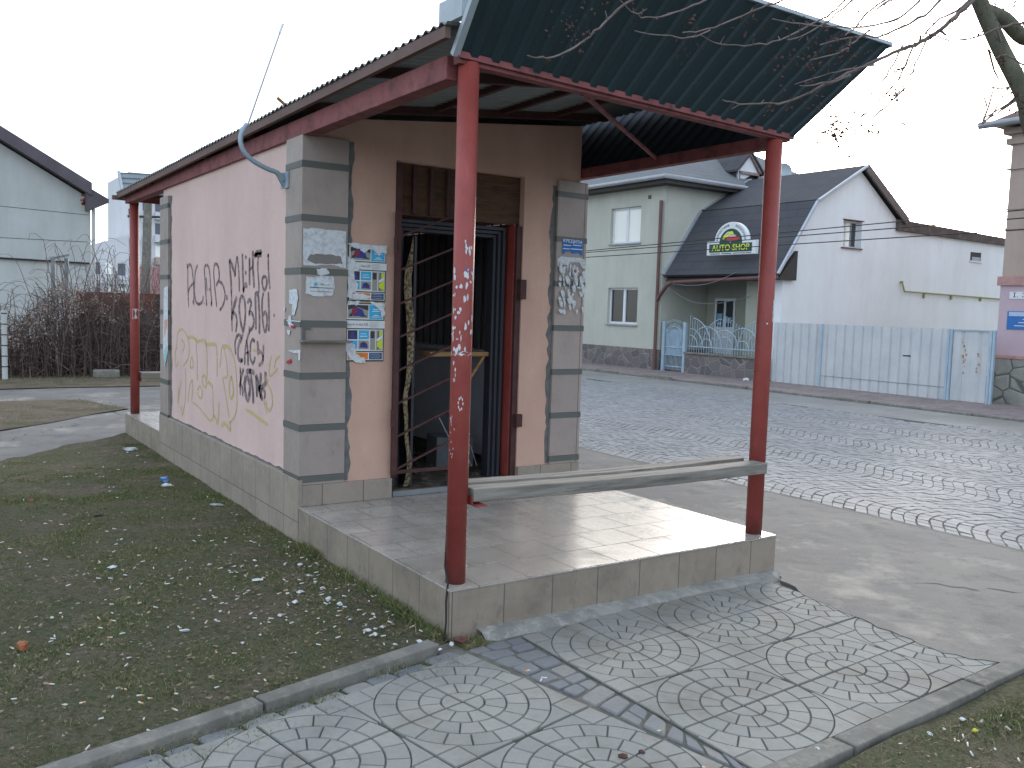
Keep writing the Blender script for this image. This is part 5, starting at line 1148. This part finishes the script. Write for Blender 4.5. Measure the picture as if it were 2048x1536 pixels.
# rusty red fence and leaning concrete slab
RF = thing('rusty_fence', 'rusty red metal sheet fence behind the rear porch', 'fence', (2.4, 17.6, 0))
M_rf = plain('rust_red_sheet', lin(112, 64, 52), .8, var=.35, scale=2.5, dirt=2, dirtc=lin(84, 58, 50))
for i in range(5): MB().box((.9+i*1.0, 17.60, 1.15), (1.89+i*1.0, 17.62, 1.72)).box((.9+i*1.0, 17.60, .05), (1.89+i*1.0, 17.62, 1.06)).build('sheet', M_rf, RF)
MB().box((.8, 17.55, 1.06), (6., 17.60, 1.15)).box((.8, 17.56, .45), (6, 17.6, .52)).build('rail', M_soff, RF)
MB().tube([(2.52, 17.3, 0), (2.52, 17.3, 1.7)], .05, 8).build('fence_post', M_soff, RF)
tag(MB().prism([(2.10, 17.1, -.02), (2.42, 17.1, -.02), (2.40, 17.1, 1.18), (2.12, 17.1, 1.24)], (0, .1, 0)).build('concrete_slab', M_kerb, bevel=.01), 'upright grey concrete slab leaning on the rusty fence', 'slab')
tag(MB().prism([(.92, 15.75, 0), (1.42, 15.7, 0), (1.44, 15.95, 0), (.96, 16.0, 0)], (0, 0, .17)).build('concrete_block', M_kerb, bevel=.03), 'broken concrete block lying before the brambles', 'concrete block')
tag(MB().prism([(1.62, 15.45, 0), (1.78, 15.4, 0), (1.85, 15.6, 0), (1.7, 15.68, 0)], (.02, 0, .12)).build('rock', M_soff, bevel=.03), 'small dark rock on the dirt before the rusty fence', 'rock')
UP = thing('utility_pole', 'grey concrete utility pole behind the rusty fence', 'utility pole', (3.3, 22, 0))
MB().tube([(3.2, 22, 0), (3.33, 22, 4.9)], [.14, .10], 12).build('shaft', M_kerb, UP); MB().bar((2.8, 22, 3.75), (3.8, 22, 3.8), .06, .06).tube([(2.85, 22, 3.8), (2.85, 22, 3.95)], .03, 6).tube([(3.7, 22, 3.8), (3.7, 22, 3.95)], .03, 6).build('crossarm', M_soff, UP)
# far apartment blocks
M_apt = plain('apartment_render', lin(206, 208, 212), .9, var=.08, scale=.3, bump=0); M_aptw = plain('apartment_windows', lin(96, 100, 110), .5, var=.3, scale=.5, bump=0)
def block(label, x0, x1, y, z1, floors, ncol, left_slope=0):
    T = thing('apartment_block', label, 'apartment block', (x0, y, 0)); fh = z1/floors
    MB().prism([(x0, y, 0), (x1, y, 0), (x1, y, z1), (x0, y, z1-left_slope)], (0, 14, 0)).build('wall', M_apt, T)
    mbw = MB(); mbb = MB(); mbp = MB(); cwid = (x1-x0)/ncol; rn = random.Random(int(x0*10))
    for fl in range(floors):
        for c_ in range(ncol):
            xx = x0+cwid*(c_+.12); zz = fh*fl+fh*.38
            if zz+fh*.55 > z1-left_slope*(1-(xx-x0)/(x1-x0)): continue
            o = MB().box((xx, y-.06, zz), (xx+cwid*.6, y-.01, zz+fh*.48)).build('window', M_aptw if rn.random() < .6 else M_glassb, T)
            if c_ % 2 == 0: MB().box((xx-cwid*.1, y-1.0, fh*fl+.05), (xx+cwid*.72, y-.0, fh*fl+fh*.33)).build('balcony', M_apt if rn.random() < .7 else M_rb, T)
    return T
block('tall white apartment block far behind the utility pole', 22.0, 31., 120, 17.3, 6, 6)
block('low apartment block far left of the tall white block', 17.2, 21.6, 118, 9.2, 3, 3, 1.4)
rsh = thing('red_roofed_shed', 'shed with a dull red roof behind the utility pole', 'shed', (5, 40, 0)); sx0 = at(279, 560, 1, 40).x; zr0, zr1 = at(300, 590, 1, 40).z, at(300, 536, 1, 40).z
MB().box((sx0+.2, 40, 0), (sx0+8, 46, zr0)).build('wall', plain('ochre_wall', lin(176, 160, 142), .9), rsh); MB().prism([(sx0, 39.6, zr0), (sx0+8.2, 39.6, zr0), (sx0+8.2, 41.5, zr1), (sx0, 41.5, zr1)], (0, .1, .1)).build('roof', plain('dull_red_roof', lin(140, 102, 102), .9), rsh)

# ------------------------------------------------------------------ brambles
def fast_tubes(name, paths, radii, mat, label=None, cat=None, n=3):
    V = []; F = []; o = 0
    for pth, r in zip(paths, radii):
        m = len(pth); P_ = np.array(pth, float); T_ = np.gradient(P_, axis=0); T_ /= np.linalg.norm(T_, axis=1)[:, None]+1e-9
        ref = np.array([.3, .5, .8]); A = np.cross(T_, ref); A /= np.linalg.norm(A, axis=1)[:, None]+1e-9; B_ = np.cross(T_, A)
        rr = np.linspace(r, r*.35, m)[:, None]
        rings = [P_+(A*math.cos(2*math.pi*k/n)+B_*math.sin(2*math.pi*k/n))*rr for k in range(n)]
        vs = np.stack(rings, 1).reshape(-1, 3); V.append(vs)
        for i in range(m-1):
            for k in range(n): k2 = (k+1) % n; F.append((o+i*n+k, o+i*n+k2, o+(i+1)*n+k2, o+(i+1)*n+k))
        o += m*n
    me = bpy.data.meshes.new(name); me.from_pydata(np.concatenate(V).tolist(), [], F); me.materials.append(mat)
    ob = bpy.data.objects.new(name, me); COL.objects.link(ob)
    if label: stuff(ob, label, cat)
    return ob
t = NT('bare_bramble_stems'); r = t.geo.outputs['Random Per Island']; c = t.mix(r, lin(70, 60, 58), lin(122, 106, 100)); M_stem = t.fin(c, .9, .2)
t = NT('pale_seed_heads'); r = t.geo.outputs['Random Per Island']; c = t.mix(r, lin(104, 92, 84), lin(184, 170, 156)); M_seed = t.fin(c, .95, .1)
rnd = random.Random(21); paths = []; rad = []
def hgt_at(x): return 1.05+.75*math.exp(-((x-.9)/1.1)**2)+.25*noise.noise(Vector((x*1.3, 0, 0)))+(.25 if x > 1.3 else 0)
for i in range(2200):
    x = rnd.uniform(-5.5, 2.9); y = rnd.uniform(16.1, 17.5); h = max(.5, hgt_at(x))*rnd.uniform(.25, 1.12)
    a = rnd.uniform(0, 6.28); l = rnd.uniform(.2, .9); pts = []
    cx, cy = math.cos(a)*l, math.sin(a)*l*.5
    for k in range(7):
        u_ = k/6; pts.append((x+cx*u_*u_+.05*noise.noise(Vector((i*.7, k*.8, 0))), y+cy*u_*u_+.05*noise.noise(Vector((i*.7, k*.8, 4))), h*math.sin(u_*math.pi*rnd.uniform(.52, .62))+.04*noise.noise(Vector((i, k, 8)))))
    paths.append(pts); rad.append(rnd.uniform(.004, .012))
for i in range(2600):
    x = rnd.uniform(-5.5, 2.9); y = rnd.uniform(16.0, 17.2); z = hgt_at(x)*rnd.uniform(.02, .95); a = rnd.uniform(0, 6.28); l = rnd.uniform(.25, .8); e = rnd.uniform(-.7, .7); c_ = rnd.uniform(-.3, .3)
    paths.append([(x+math.cos(a)*l*(k/6-.5), y+math.sin(a)*l*.4*(k/6-.5), max(.02, z+e*l*(k/6-.5)+c_*l*(k/6)*(1-k/6)*2+.05*noise.noise(Vector((i*.7, k*.9, 2))))) for k in range(7)]); rad.append(rnd.uniform(.003, .009))
for i in range(120):
    x = rnd.uniform(-2., 2.9); y = rnd.uniform(16.3, 17.4); h = hgt_at(x)*rnd.uniform(1.0, 1.5)+.2; a = rnd.uniform(-1, 1)
    paths.append([(x+a*(k/9)**1.5+.08*noise.noise(Vector((i*.9, k*.6, 0))), y, h*math.sin(k/9*1.9)) for k in range(10)]); rad.append(.010)
fast_tubes('brambles', paths, rad, M_stem, 'tangled bare grey brown brambles covering the old fence line', 'brambles')
mb = MB(); rnd = random.Random(8)
cl = []
for i in range(75):
    tt = rnd.random(); x = 1.25-1.6*tt+rnd.gauss(0, .3) if i < 52 else rnd.uniform(-4, 2.3); hh = hgt_at(x); cl.append((x, 16.0+rnd.random()*.4, hh*(.98-.5*rnd.random() if i < 52 else rnd.uniform(.75, 1.02)), rnd.uniform(.03, .10)))
for i in range(1900):
    cx_, cy_, cz_, cs_ = rnd.choice(cl); x = cx_+rnd.gauss(0, cs_); y = cy_+rnd.gauss(0, cs_); z = max(.05, cz_+rnd.gauss(0, cs_)); s = rnd.uniform(.010, .028)
    q = [Vector((rnd.uniform(-1, 1), rnd.uniform(-1, 1), rnd.uniform(-1, 1))).normalized()*s for _ in range(5)]; c0 = Vector((x, y, z))
    mb.add([c0+v for v in q], [(0, 1, 2), (0, 2, 3), (0, 3, 4), (1, 3, 2), (1, 4, 3)])
stuff(mb.build('seed_heads', M_seed), 'pale fluffy seed heads scattered over the brambles', 'seed heads')
# bare shrubs beyond the fence
rnd = random.Random(31); paths = []; rad = []
for i in range(520):
    x = rnd.uniform(2.0, 5.2); y = rnd.uniform(19, 23); h = rnd.uniform(1.2, 2.6); a = rnd.uniform(-.7, .7)
    paths.append([(x+a*(k/6)**1.3+.1*noise.noise(Vector((i*.9, k*.7, 0))), y, h*k/6) for k in range(7)]); rad.append(rnd.uniform(.006, .016))
fast_tubes('bare_shrubs', paths, rad, M_stem, 'bare leafless shrubs beyond the rusty fence', 'shrubs')

# ------------------------------------------------------------------ tree reaching in from the right
t = NT('tree_bark'); c = t.mix(t.ramp(t.noise(18, 6, .7, t.pos((1, 1, .4))), .35, .7), lin(84, 84, 72), lin(112, 114, 98)); t.bump(t.noise(50, 5, .7), .5, .01); M_bark = t.fin(c, .9, .2)
t = NT('twig_bark'); c = t.mix(t.ramp(t.noise(9, 4), .3, .7), lin(92, 80, 78), lin(134, 122, 118)); M_twig = t.fin(c, .9, .2)
M_pod = plain('brown_seed_cluster', lin(84, 58, 50), .9, var=.35, scale=40, bump=0)
TR = thing('tree', 'bare tree whose limb and hanging twigs reach in from the upper right', 'tree', (2.3, -2.6, 0))
limb = [Vector((2.25, -2.65, -.05)), Vector((2.2, -2.55, .6)), Vector((2.12, -2.35, 1.3)), Vector((1.98, -2.05, 1.95)), far(2085, 300, 4.62), far(2048, 190, 4.6), far(2000, 95, 4.6), far(1958, 0, 4.6), far(1915, -110, 4.65), far(1880, -240, 4.8), far(1850, -420, 5.0)]
MB().tube(smooth_path(limb, 4), [.14, .13, .12, .11, .10, .095, .09, .085, .08, .075, .07, .066, .062, .058, .055, .052]+[.039-.0006*i for i in range(25)], 14).build('trunk', M_bark, TR, smooth=True)
MB().tube(smooth_path([far(1965, 20, 4.6), far(2010, 40, 4.65), far(2048, 75, 4.75), far(2120, 90, 4.9), far(2250, 60, 5.2)], 4), [.032]*9+[.028]*8, 10).build('limb', M_bark, TR, smooth=True)
br = [  # (radius, depth0, depth1, pixel path)
 (.016, 4.5, 4.2, [(1955, -10), (1920, 25), (1880, 60), (1840, 85), (1800, 100), (1745, 125), (1680, 155), (1620, 185)]),
 (.008, 4.4, 4.1, [(1945, -5), (1915, 20), (1870, 45), (1845, 75)]),
 (.007, 4.2, 4.0, [(1620, 185), (1570, 205), (1520, 207), (1480, 208), (1445, 200)]),
 (.007, 4.2, 4.0, [(1700, 150), (1660, 165), (1600, 172)]),
 (.007, 4.2, 4.05, [(1830, 85), (1815, 120), (1795, 160), (1760, 200), (1720, 235), (1690, 245)]),
 (.006, 4.2, 4.05, [(1855, 75), (1830, 130), (1805, 175), (1790, 190)]),
 (.006, 4.2, 4.05, [(1800, 100), (1780, 140), (1745, 185), (1720, 215), (1690, 240)]),
 (.006, 4.2, 4.05, [(1810, 175), (1770, 215), (1720, 252), (1680, 268)]),
 (.008, 4.5, 4.2, [(1880, 0), (1850, 30), (1790, 60), (1760, 72), (1700, 75), (1640, 90)]),
 (.007, 4.4, 4.1, [(1840, 0), (1800, 35), (1750, 50), (1700, 55), (1600, 48), (1545, 38)]),
 (.007, 4.4, 4.1, [(1770, 0), (1735, 25), (1710, 55), (1690, 70)]),
 (.006, 4.4, 4.1, [(1690, 0), (1665, 25), (1620, 50), (1560, 80), (1505, 90), (1440, 88), (1400, 70)]),
 (.006, 4.4, 4.15, [(1705, 0), (1660, 38), (1610, 70), (1575, 80)]),
 (.009, 4.3, 3.9, [(1420, -40), (1330, -20), (1255, 5), (1215, 40), (1180, 72), (1140, 100), (1095, 116), (1056, 112)]),
 (.006, 4.2, 3.9, [(1480, -30), (1400, 5), (1350, 25), (1310, 35), (1274, 30), (1230, -10)]),
 (.006, 4.3, 4.0, [(1640, -20), (1550, 5), (1500, 25), (1440, 50), (1400, 62), (1365, 65)]),
 (.006, 4.3, 4.0, [(1740, 60), (1700, 90), (1680, 105), (1620, 120)]),
 (.006, 4.3, 4.1, [(2048, 45), (2000, 55), (1950, 75), (1900, 80), (1860, 68), (1835, 62)]),
 (.005, 4.3, 4.1, [(2048, 130), (2010, 110), (1990, 118)]),
 (.005, 4.4, 4.2, [(1780, 0), (1760, 20), (1735, 60)]),
 (.005, 4.2, 4.05, [(1750, 130), (1700, 138), (1650, 150), (1590, 168)]),
 (.005, 4.3, 4.1, [(1420, 60), (1380, 75), (1300, 68), (1270, 62)]),
 (.012, 4.9, 4.3, [(2120, -160), (2000, -120), (1850, -90), (1700, -70), (1560, -50), (1420, -40)]),
 (.010, 4.9, 4.3, [(2000, -160), (1950, -60), (1920, -20), (1880, 0)]),
 (.010, 4.9, 4.4, [(1910, -110), (1850, -40), (1780, 0), (1750, 20)]),
]
mbt = MB()
ends = []
for (r, d0, d1, px) in br:
    n = len(px); c = [far(x, y, d0+(d1-d0)*i/(n-1)) for i, (x, y) in enumerate(px)]; s = smooth_path(c, 4); m = len(s)
    for k in range(m): s[k] = s[k]+Vector((noise.noise(Vector((k*.9, px[0][0], 0))), noise.noise(Vector((k*.9, px[0][0], 5))), noise.noise(Vector((k*.9, px[0][0], 9)))))*.008
    mbt.tube(s, [r*(.7 if r < .0085 else .68)*(1-.5*k/(m-1))*(1+.25*(k % 5 == 0)) for k in range(m)], 6); ends.append(s)
    rn = random.Random(px[0][0])
    for k in range(4, m-1, 4):                       # short side spurs
        d = Vector((rn.uniform(-1, 1), rn.uniform(-1, 1), rn.uniform(-.6, .8)))*.035; mbt.tube([s[k], s[k]+d], [r*.4, r*.25], 4)
# twigs on the right side of the limb
rn = random.Random(77)
for i in range(26):
    x0, y0 = rn.uniform(1960, 2140), rn.uniform(-40, 260); p = far(x0, y0, 4.6+rn.uniform(-.1, .3)); d = Vector((rn.uniform(-.25, .25), rn.uniform(-.2, .2), rn.uniform(-.15, .2)))
    mbt.tube([p, p+d*.5+Vector((0, 0, -.02)), p+d], [.005, .004, .002], 4)
mbt.build('branches', M_twig, TR)
mbp = MB(); rn = random.Random(6)
def cluster(px, py, dist, n, sp, s=.010):
    c0 = far(px, py, dist)
    if px > 1950: n //= 3
    if px < 1640: n = int(n*.55)
    for _ in range(n):
        c = c0+Vector((rn.gauss(0, sp), rn.gauss(0, sp), rn.gauss(0, sp*1.1))); q = [Vector((rn.uniform(-1, 1), rn.uniform(-1, 1), rn.uniform(-1, 1))).normalized()*s*rn.uniform(.4, 1.3) for _ in range(4)]
        mbp.add([c+v for v in q], [(0, 1, 2), (0, 2, 3), (0, 3, 1), (1, 3, 2)])
for (x, y, n, sp) in ((1680, 250, 90, .035), (1665, 262, 50, .02), (1790, 190, 30, .016), (1800, 140, 14, .012), (1745, 262, 22, .02), (1800, 252, 12, .015), (1645, 240, 12, .012), (1630, 280, 12, .01), (1700, 290, 10, .02), (1690, 90, 60, .04), (1600, 100, 60, .05), (1560, 140, 40, .05), (1140, 60, 60, .04), (1180, 15, 40, .03), (1165, 95, 30, .03), (1375, 95, 36, .03), (1500, 50, 26, .03), (1385, 45, 24, .02), (1270, 20, 18, .02), (1570, 215, 30, .03), (1640, 130, 40, .04), (1620, 210, 26, .04), (1540, 225, 26, .02), (1090, 118, 10, .01), (1715, 35, 12, .014), (1995, 115, 30, .02), (2030, 10, 80, .035), (1985, 5, 60, .025), (1960, 65, 16, .012), (2035, 190, 60, .03), (2028, 198, 40, .02), (1900, 38, 8, .01), (1740, 240, 8, .02), (1690, 310, 5, .012)):
    cluster(x, y, 4.1, n, sp)
mbp.build('seed_clusters', M_pod, TR)['kind'] = 'stuff'

# ------------------------------------------------------------------ grass, leaves, litter
def grass_region(name, n, sampler, hmin, hmax, label, seed):
    r = np.random.default_rng(seed); P = sampler(r, n); m = len(P); lean = r.normal(0, .9, (m, 2)); h = r.uniform(hmin, hmax, m); a = r.uniform(0, 6.28, m); w_ = r.uniform(.0009, .0021, m)
    b = P; dx = np.stack([np.cos(a)*w_, np.sin(a)*w_, np.zeros(m)], 1); tip_ = b+np.stack([lean[:, 0]*h, lean[:, 1]*h, h], 1); mid = b+np.stack([lean[:, 0]*h*.35, lean[:, 1]*h*.35, h*.6], 1)
    V = np.stack([b-dx, b+dx, mid+dx*.8, mid-dx*.8, tip_], 1).reshape(-1, 3); i5 = np.arange(m)*5
    F = np.concatenate([np.stack([i5, i5+1, i5+2, i5+3], 1)]).tolist()+np.stack([i5+3, i5+2, i5+4], 1).tolist()
    me = bpy.data.meshes.new(name); me.from_pydata(V.tolist(), [], F); me.materials.append(M_grass); o = bpy.data.objects.new(name, me); COL.objects.link(o); return stuff(o, label, 'grass')
def nz(x, y, s, k=0.): return noise.noise(Vector((x*s, y*s, k)))
def near_lawn(x, y): return inpoly(x, y, lawnP)
def samp_left(r, n):
    out = []
    while len(out) < n:
        x, y = r.uniform(-4.2, .02), r.uniform(-1.3, 6.9)
        if not near_lawn(x, y): continue
        dens = .35+1.5*nz(x, y, 1.6)+.7*nz(x, y, 6, 3.)
        if x > -.22 and y > .15: dens += .5
        if y > 5.3: dens -= .5
        if (x+.75)**2+(y-.5)**2 < .5: dens -= .25
        if r.random() > dens: continue
        out.append((x, y, .008))
    return np.array(out)
grass_region('grass', 230000, samp_left, .004, .021, 'short patchy worn grass left of the kiosk', 5)
def samp_edge(r, n):
    out = []
    for _ in range(n):
        y = abs(r.uniform(.02, 2.2)); k = nz(0, y, 3.1)+.35
        if r.random() > k*1.6: continue
        out.append((-.015-abs(r.normal(0, .035)), y, .005))
    return np.array(out)
grass_region('grass', 5200, samp_edge, .02, .075, 'taller green grass tufts along the foot of the porch', 6)
def samp_r(r, n):
    out = []
    while len(out) < n:
        x, y = r.uniform(.3, 3.), r.uniform(-3.2, -1.84)
        if r.random() > .45+1.3*nz(x, y, 2.2, 5): continue
        out.append((x, y, .008))
    return np.array(out)
grass_region('grass', 32000, samp_r, .008, .04, 'worn grass in the lower right corner beyond the kerb', 7)
def samp_i(r, n):
    out = []
    while len(out) < n:
        x, y = r.uniform(-5, .4), r.uniform(5, 12)
        if not inpoly(x, y, isl) or r.random() > .4+nz(x, y, 1.2): continue
        out.append((x, y, .03))
    return np.array(out)
grass_region('grass', 6000, samp_i, .01, .04, 'sparse grass on the island between the two paths', 8)
def samp_v(r, n):
    return np.array([(r.uniform(-6, 4), r.uniform(14.2, 16.6), .03) for _ in range(n)])
grass_region('grass', 5000, samp_v, .02, .07, 'dry grass on the verge before the brambles', 9)
def samp_k(r, n):
    out = []
    for _ in range(n):
        t_ = r.uniform(0, 4.5); s_ = r.choice([.06, .2, .25, .12])+r.normal(0, .02); p = KL0+kd*t_+Vector((.22, -.97, 0)).normalized()*s_
        if nz(p.x, p.y, 4.) > -.1: out.append((p.x, p.y, .0))
    for _ in range(n//3):
        out.append((r.uniform(.0, .14), r.uniform(-.16, -.03), 0))
    return np.array(out)
grass_region('grass', 5200, samp_k, .006, .028, 'moss and grass growing between the left kerb and the slabs', 10)
# dry leaf scraps and crumbs (uncountable)
t = NT('dry_scraps'); r = t.geo.outputs['Random Per Island']; c = t.mix(r, lin(100, 86, 70), lin(146, 132, 112)); c = t.mix(t.math('GREATER_THAN', r, .93), c, lin(186, 184, 178)); M_scrap = t.fin(c, .9, .2)
mb = MB(); rnd = random.Random(12)
def free_lawn():
    while True:
        if rnd.random() < .12: x, y = rnd.uniform(.5, 2.6), rnd.uniform(-2.7, -1.84); return x, y
        x = -abs(rnd.gauss(0, 1.2)) if rnd.random() < .6 else rnd.uniform(-3.6, 0); y = rnd.uniform(-1.2, 6.5) if rnd.random() < .35 else rnd.gauss(.9, 1.1)
        if near_lawn(x, y) and x < -.03: return x, y
for i in range(3800):
    x, y = free_lawn(); s = rnd.uniform(.003, .014); a = rnd.random()*6.28; z = .022+rnd.uniform(-.004, .01); k = rnd.choice([3, 4, 5])
    mb.poly([(x+s*math.cos(a+2*math.pi*j/k)*rnd.uniform(.6, 1.3), y+s*math.sin(a+2*math.pi*j/k)*rnd.uniform(.4, 1), z+rnd.uniform(-.003, .007)) for j in range(k)])
for i in range(260):
    x, y = rnd.uniform(2.45, 4.4), rnd.uniform(-1.4, 1.5); s = rnd.uniform(.003, .010); a = rnd.random()*6
    mb.poly([(x+s*math.cos(a+1.6*j), y+s*math.sin(a+1.6*j)*.6, .002+rnd.random()*.002) for j in range(4)])
stuff(mb.build('leaf_litter', M_scrap), 'small dry leaf scraps and crumbs strewn over the ground', 'leaf litter')
# cigarette butts
def butt_mesh(l, filt):
    mb = MB(); r = .0034; mb.tube([(-l/2, 0, 0), (l/2-(.011 if filt else .001), 0, 0)], r, 8, 0); mb.tube([(l/2-.0109, 0, 0), (l/2, 0, 0)], r*1.02, 8, 1) if filt else None
    return mb
M_butt = flat('butt_paper', (204, 204, 198)); M_filt = flat('butt_filter', (206, 152, 84))
protos = []
for k, (l, f) in enumerate(((.026, 0), (.022, 0), (.030, 1), (.024, 1), (.027, 0))):
    o = butt_mesh(l, f).build('cigarette_butt', [M_butt, M_filt], smooth=True); tag(o, 'white cigarette butt with an orange filter end on the ground' if f else 'plain white cigarette butt lying on the ground', 'cigarette butt', 'cigarette butts with orange filter' if f else 'plain white cigarette butts'); protos.append(o)
used = set()
def place_butt(x, y, z):
    k = rnd.choice([0, 0, 1, 1, 4, 2, 3]); o = protos[k] if k not in used else protos[k].copy()
    if k in used: COL.objects.link(o)
    used.add(k); o.location = (x, y, z); o.rotation_euler = (0, rnd.uniform(-.25, .25), rnd.uniform(0, 6.28))
for i in range(235):
    x, y = free_lawn(); place_butt(x, y, .026)
for i in range(22): place_butt(-rnd.uniform(.05, .35), abs(rnd.gauss(.3, .4)), .028)
for (px, py) in ((1055, 1342), (1082, 1361), (1088, 1356), (1591, 1522), (1410, 1536), (1320, 1462)): p = at(px, py, 2, .02); place_butt(p.x, p.y, .022)
for i in range(12): place_butt(rnd.uniform(.9, 2.4), rnd.uniform(-2.2, -1.85), .026)
# crumpled litter
def crumple(name, label, cat, px, py, s, mat, z=.02, seed=1, flatk=.5, group=None):
    c = at(px, py, 2, z); rn = random.Random(seed); bm = bmesh.new(); bmesh.ops.create_icosphere(bm, subdivisions=2, radius=s)
    for v in bm.verts:
        k = 1+.55*noise.noise(v.co.normalized()*2.1+Vector((seed, 0, 0)))+.35*noise.noise(v.co.normalized()*5+Vector((seed, 3, 0))); v.co = Vector((v.co.x*k*1.2, v.co.y*k*.8, v.co.z*k*flatk))
    me = bpy.data.meshes.new(name); bm.to_mesh(me); bm.free(); me.materials.append(mat); o = bpy.data.objects.new(name, me); COL.objects.link(o); o.location = (c.x, c.y, z+s*flatk*.55); o.rotation_euler = (0, 0, rn.random()*6)
    return tag(o, label, cat, group)
crumple('rotten_apple', 'brown orange rotten apple core at the left of the lawn', 'apple', 45, 1297, .028, flat('apple_skin', (150, 92, 62)), seed=4, flatk=.85)
crumple('plastic_wrapper', 'blue and white plastic wrapper on the grass beside the kiosk', 'wrapper', 330, 962, .042, flat('blue_wrapper', (96, 142, 196)), seed=6, flatk=.6)
crumple('plastic_wrapper', 'white crumpled wrapper just above the blue one on the grass', 'wrapper', 333, 972, .03, M_white, seed=9)
crumple('plastic_bag', 'white crumpled plastic film near the far plinth corner', 'litter', 262, 900, .05, M_white, seed=12, flatk=.4)
crumple('paper_wad', 'white paper ball by the porch edge, nearest the middle tufts', 'litter', 657, 1200, .016, M_white, seed=15, flatk=.8)
crumple('paper_wad', 'white paper ball just right of another by the porch edge', 'litter', 680, 1210, .014, M_white, seed=16, flatk=.8)
crumple('paper_scrap', 'flat white paper scrap in the middle of the lawn', 'litter', 515, 1160, .03, M_white, seed=17, flatk=.12)
crumple('paper_scrap', 'flat pale paper scrap at the left of the lawn', 'litter', 225, 1134, .028, M_paper2, seed=18, flatk=.1)
crumple('dark_clod', 'dark earth clod in the upper left lawn', 'clod', 197, 1031, .035, M_soff, seed=19, flatk=.3)
crumple('plastic_film', 'clear grey plastic film on the grass by the plinth', 'litter', 433, 1010, .045, M_trim, seed=20, flatk=.15)
crumple('paper_scrap', 'white scrap lying in front of the porch corner', 'litter', 903, 1290, .014, M_white, seed=21, flatk=.6)
crumple('brick_shard', 'dark red brick shard at the porch corner', 'brick shard', 920, 1283, .03, plain('brick_shard_red', lin(92, 60, 54), .9), seed=22, flatk=.5)
crumple('yellow_scrap', 'yellow plastic scrap in the lower right grass', 'litter', 1950, 1463, .010, flat('yellow_plastic', (206, 204, 70)), seed=23, flatk=.8)
crumple('white_pebble', 'pale pebble on the lower right kerb', 'pebble', 1636, 1500, .012, M_scrap, z=.03, seed=24)
crumple('seed_pod', 'dark brown dropped seed cluster on the slabs', 'seed pod', 1247, 1514, .016, M_pod, z=.014, seed=25, flatk=.5)
crumple('seed_pod', 'dark brown dropped seed cluster right of the other on the slabs', 'seed pod', 1284, 1505, .013, M_pod, z=.014, seed=26, flatk=.5)
crumple('red_scrap', 'small red scrap in the upper left grass', 'litter', 62, 1001, .018, flat('red_plastic', (176, 70, 52)), seed=27, flatk=.3)
crumple('white_wrapper', 'white wrapper on the far pavement by the low stone wall', 'litter', 1492, 761, .09, M_white, z=.02, seed=28, flatk=.5)

rnd = random.Random(90); scrap0 = None
for i, (px, py) in enumerate([(255, 905), (275, 912), (248, 897), (290, 925), (600, 1130), (617, 1152), (630, 1165), (690, 1215), (700, 1240), (735, 1262), (750, 1270), (790, 1290), (765, 1255), (600, 1185), (645, 1178), (590, 1205), (420, 1130), (560, 1232), (370, 1262), (1860, 1470), (1925, 1440), (1990, 1500), (1800, 1490), (840, 1285), (880, 1300)]):
    if scrap0 is None: o = crumple('paper_bit', 'tiny torn white paper bit lying on the trodden ground', 'paper bit', px, py, .013, M_white, seed=50, flatk=.35, group='tiny torn paper bits'); scrap0 = o
    else:
        o = scrap0.copy(); COL.objects.link(o); c = at(px, py, 2, .02); o.location = (c.x, c.y, .024)
        o.rotation_euler = (rnd.uniform(-.3, .3), 0, rnd.random()*6); k = rnd.uniform(.6, 1.5); o.scale = (k, k*rnd.uniform(.6, 1.2), k)
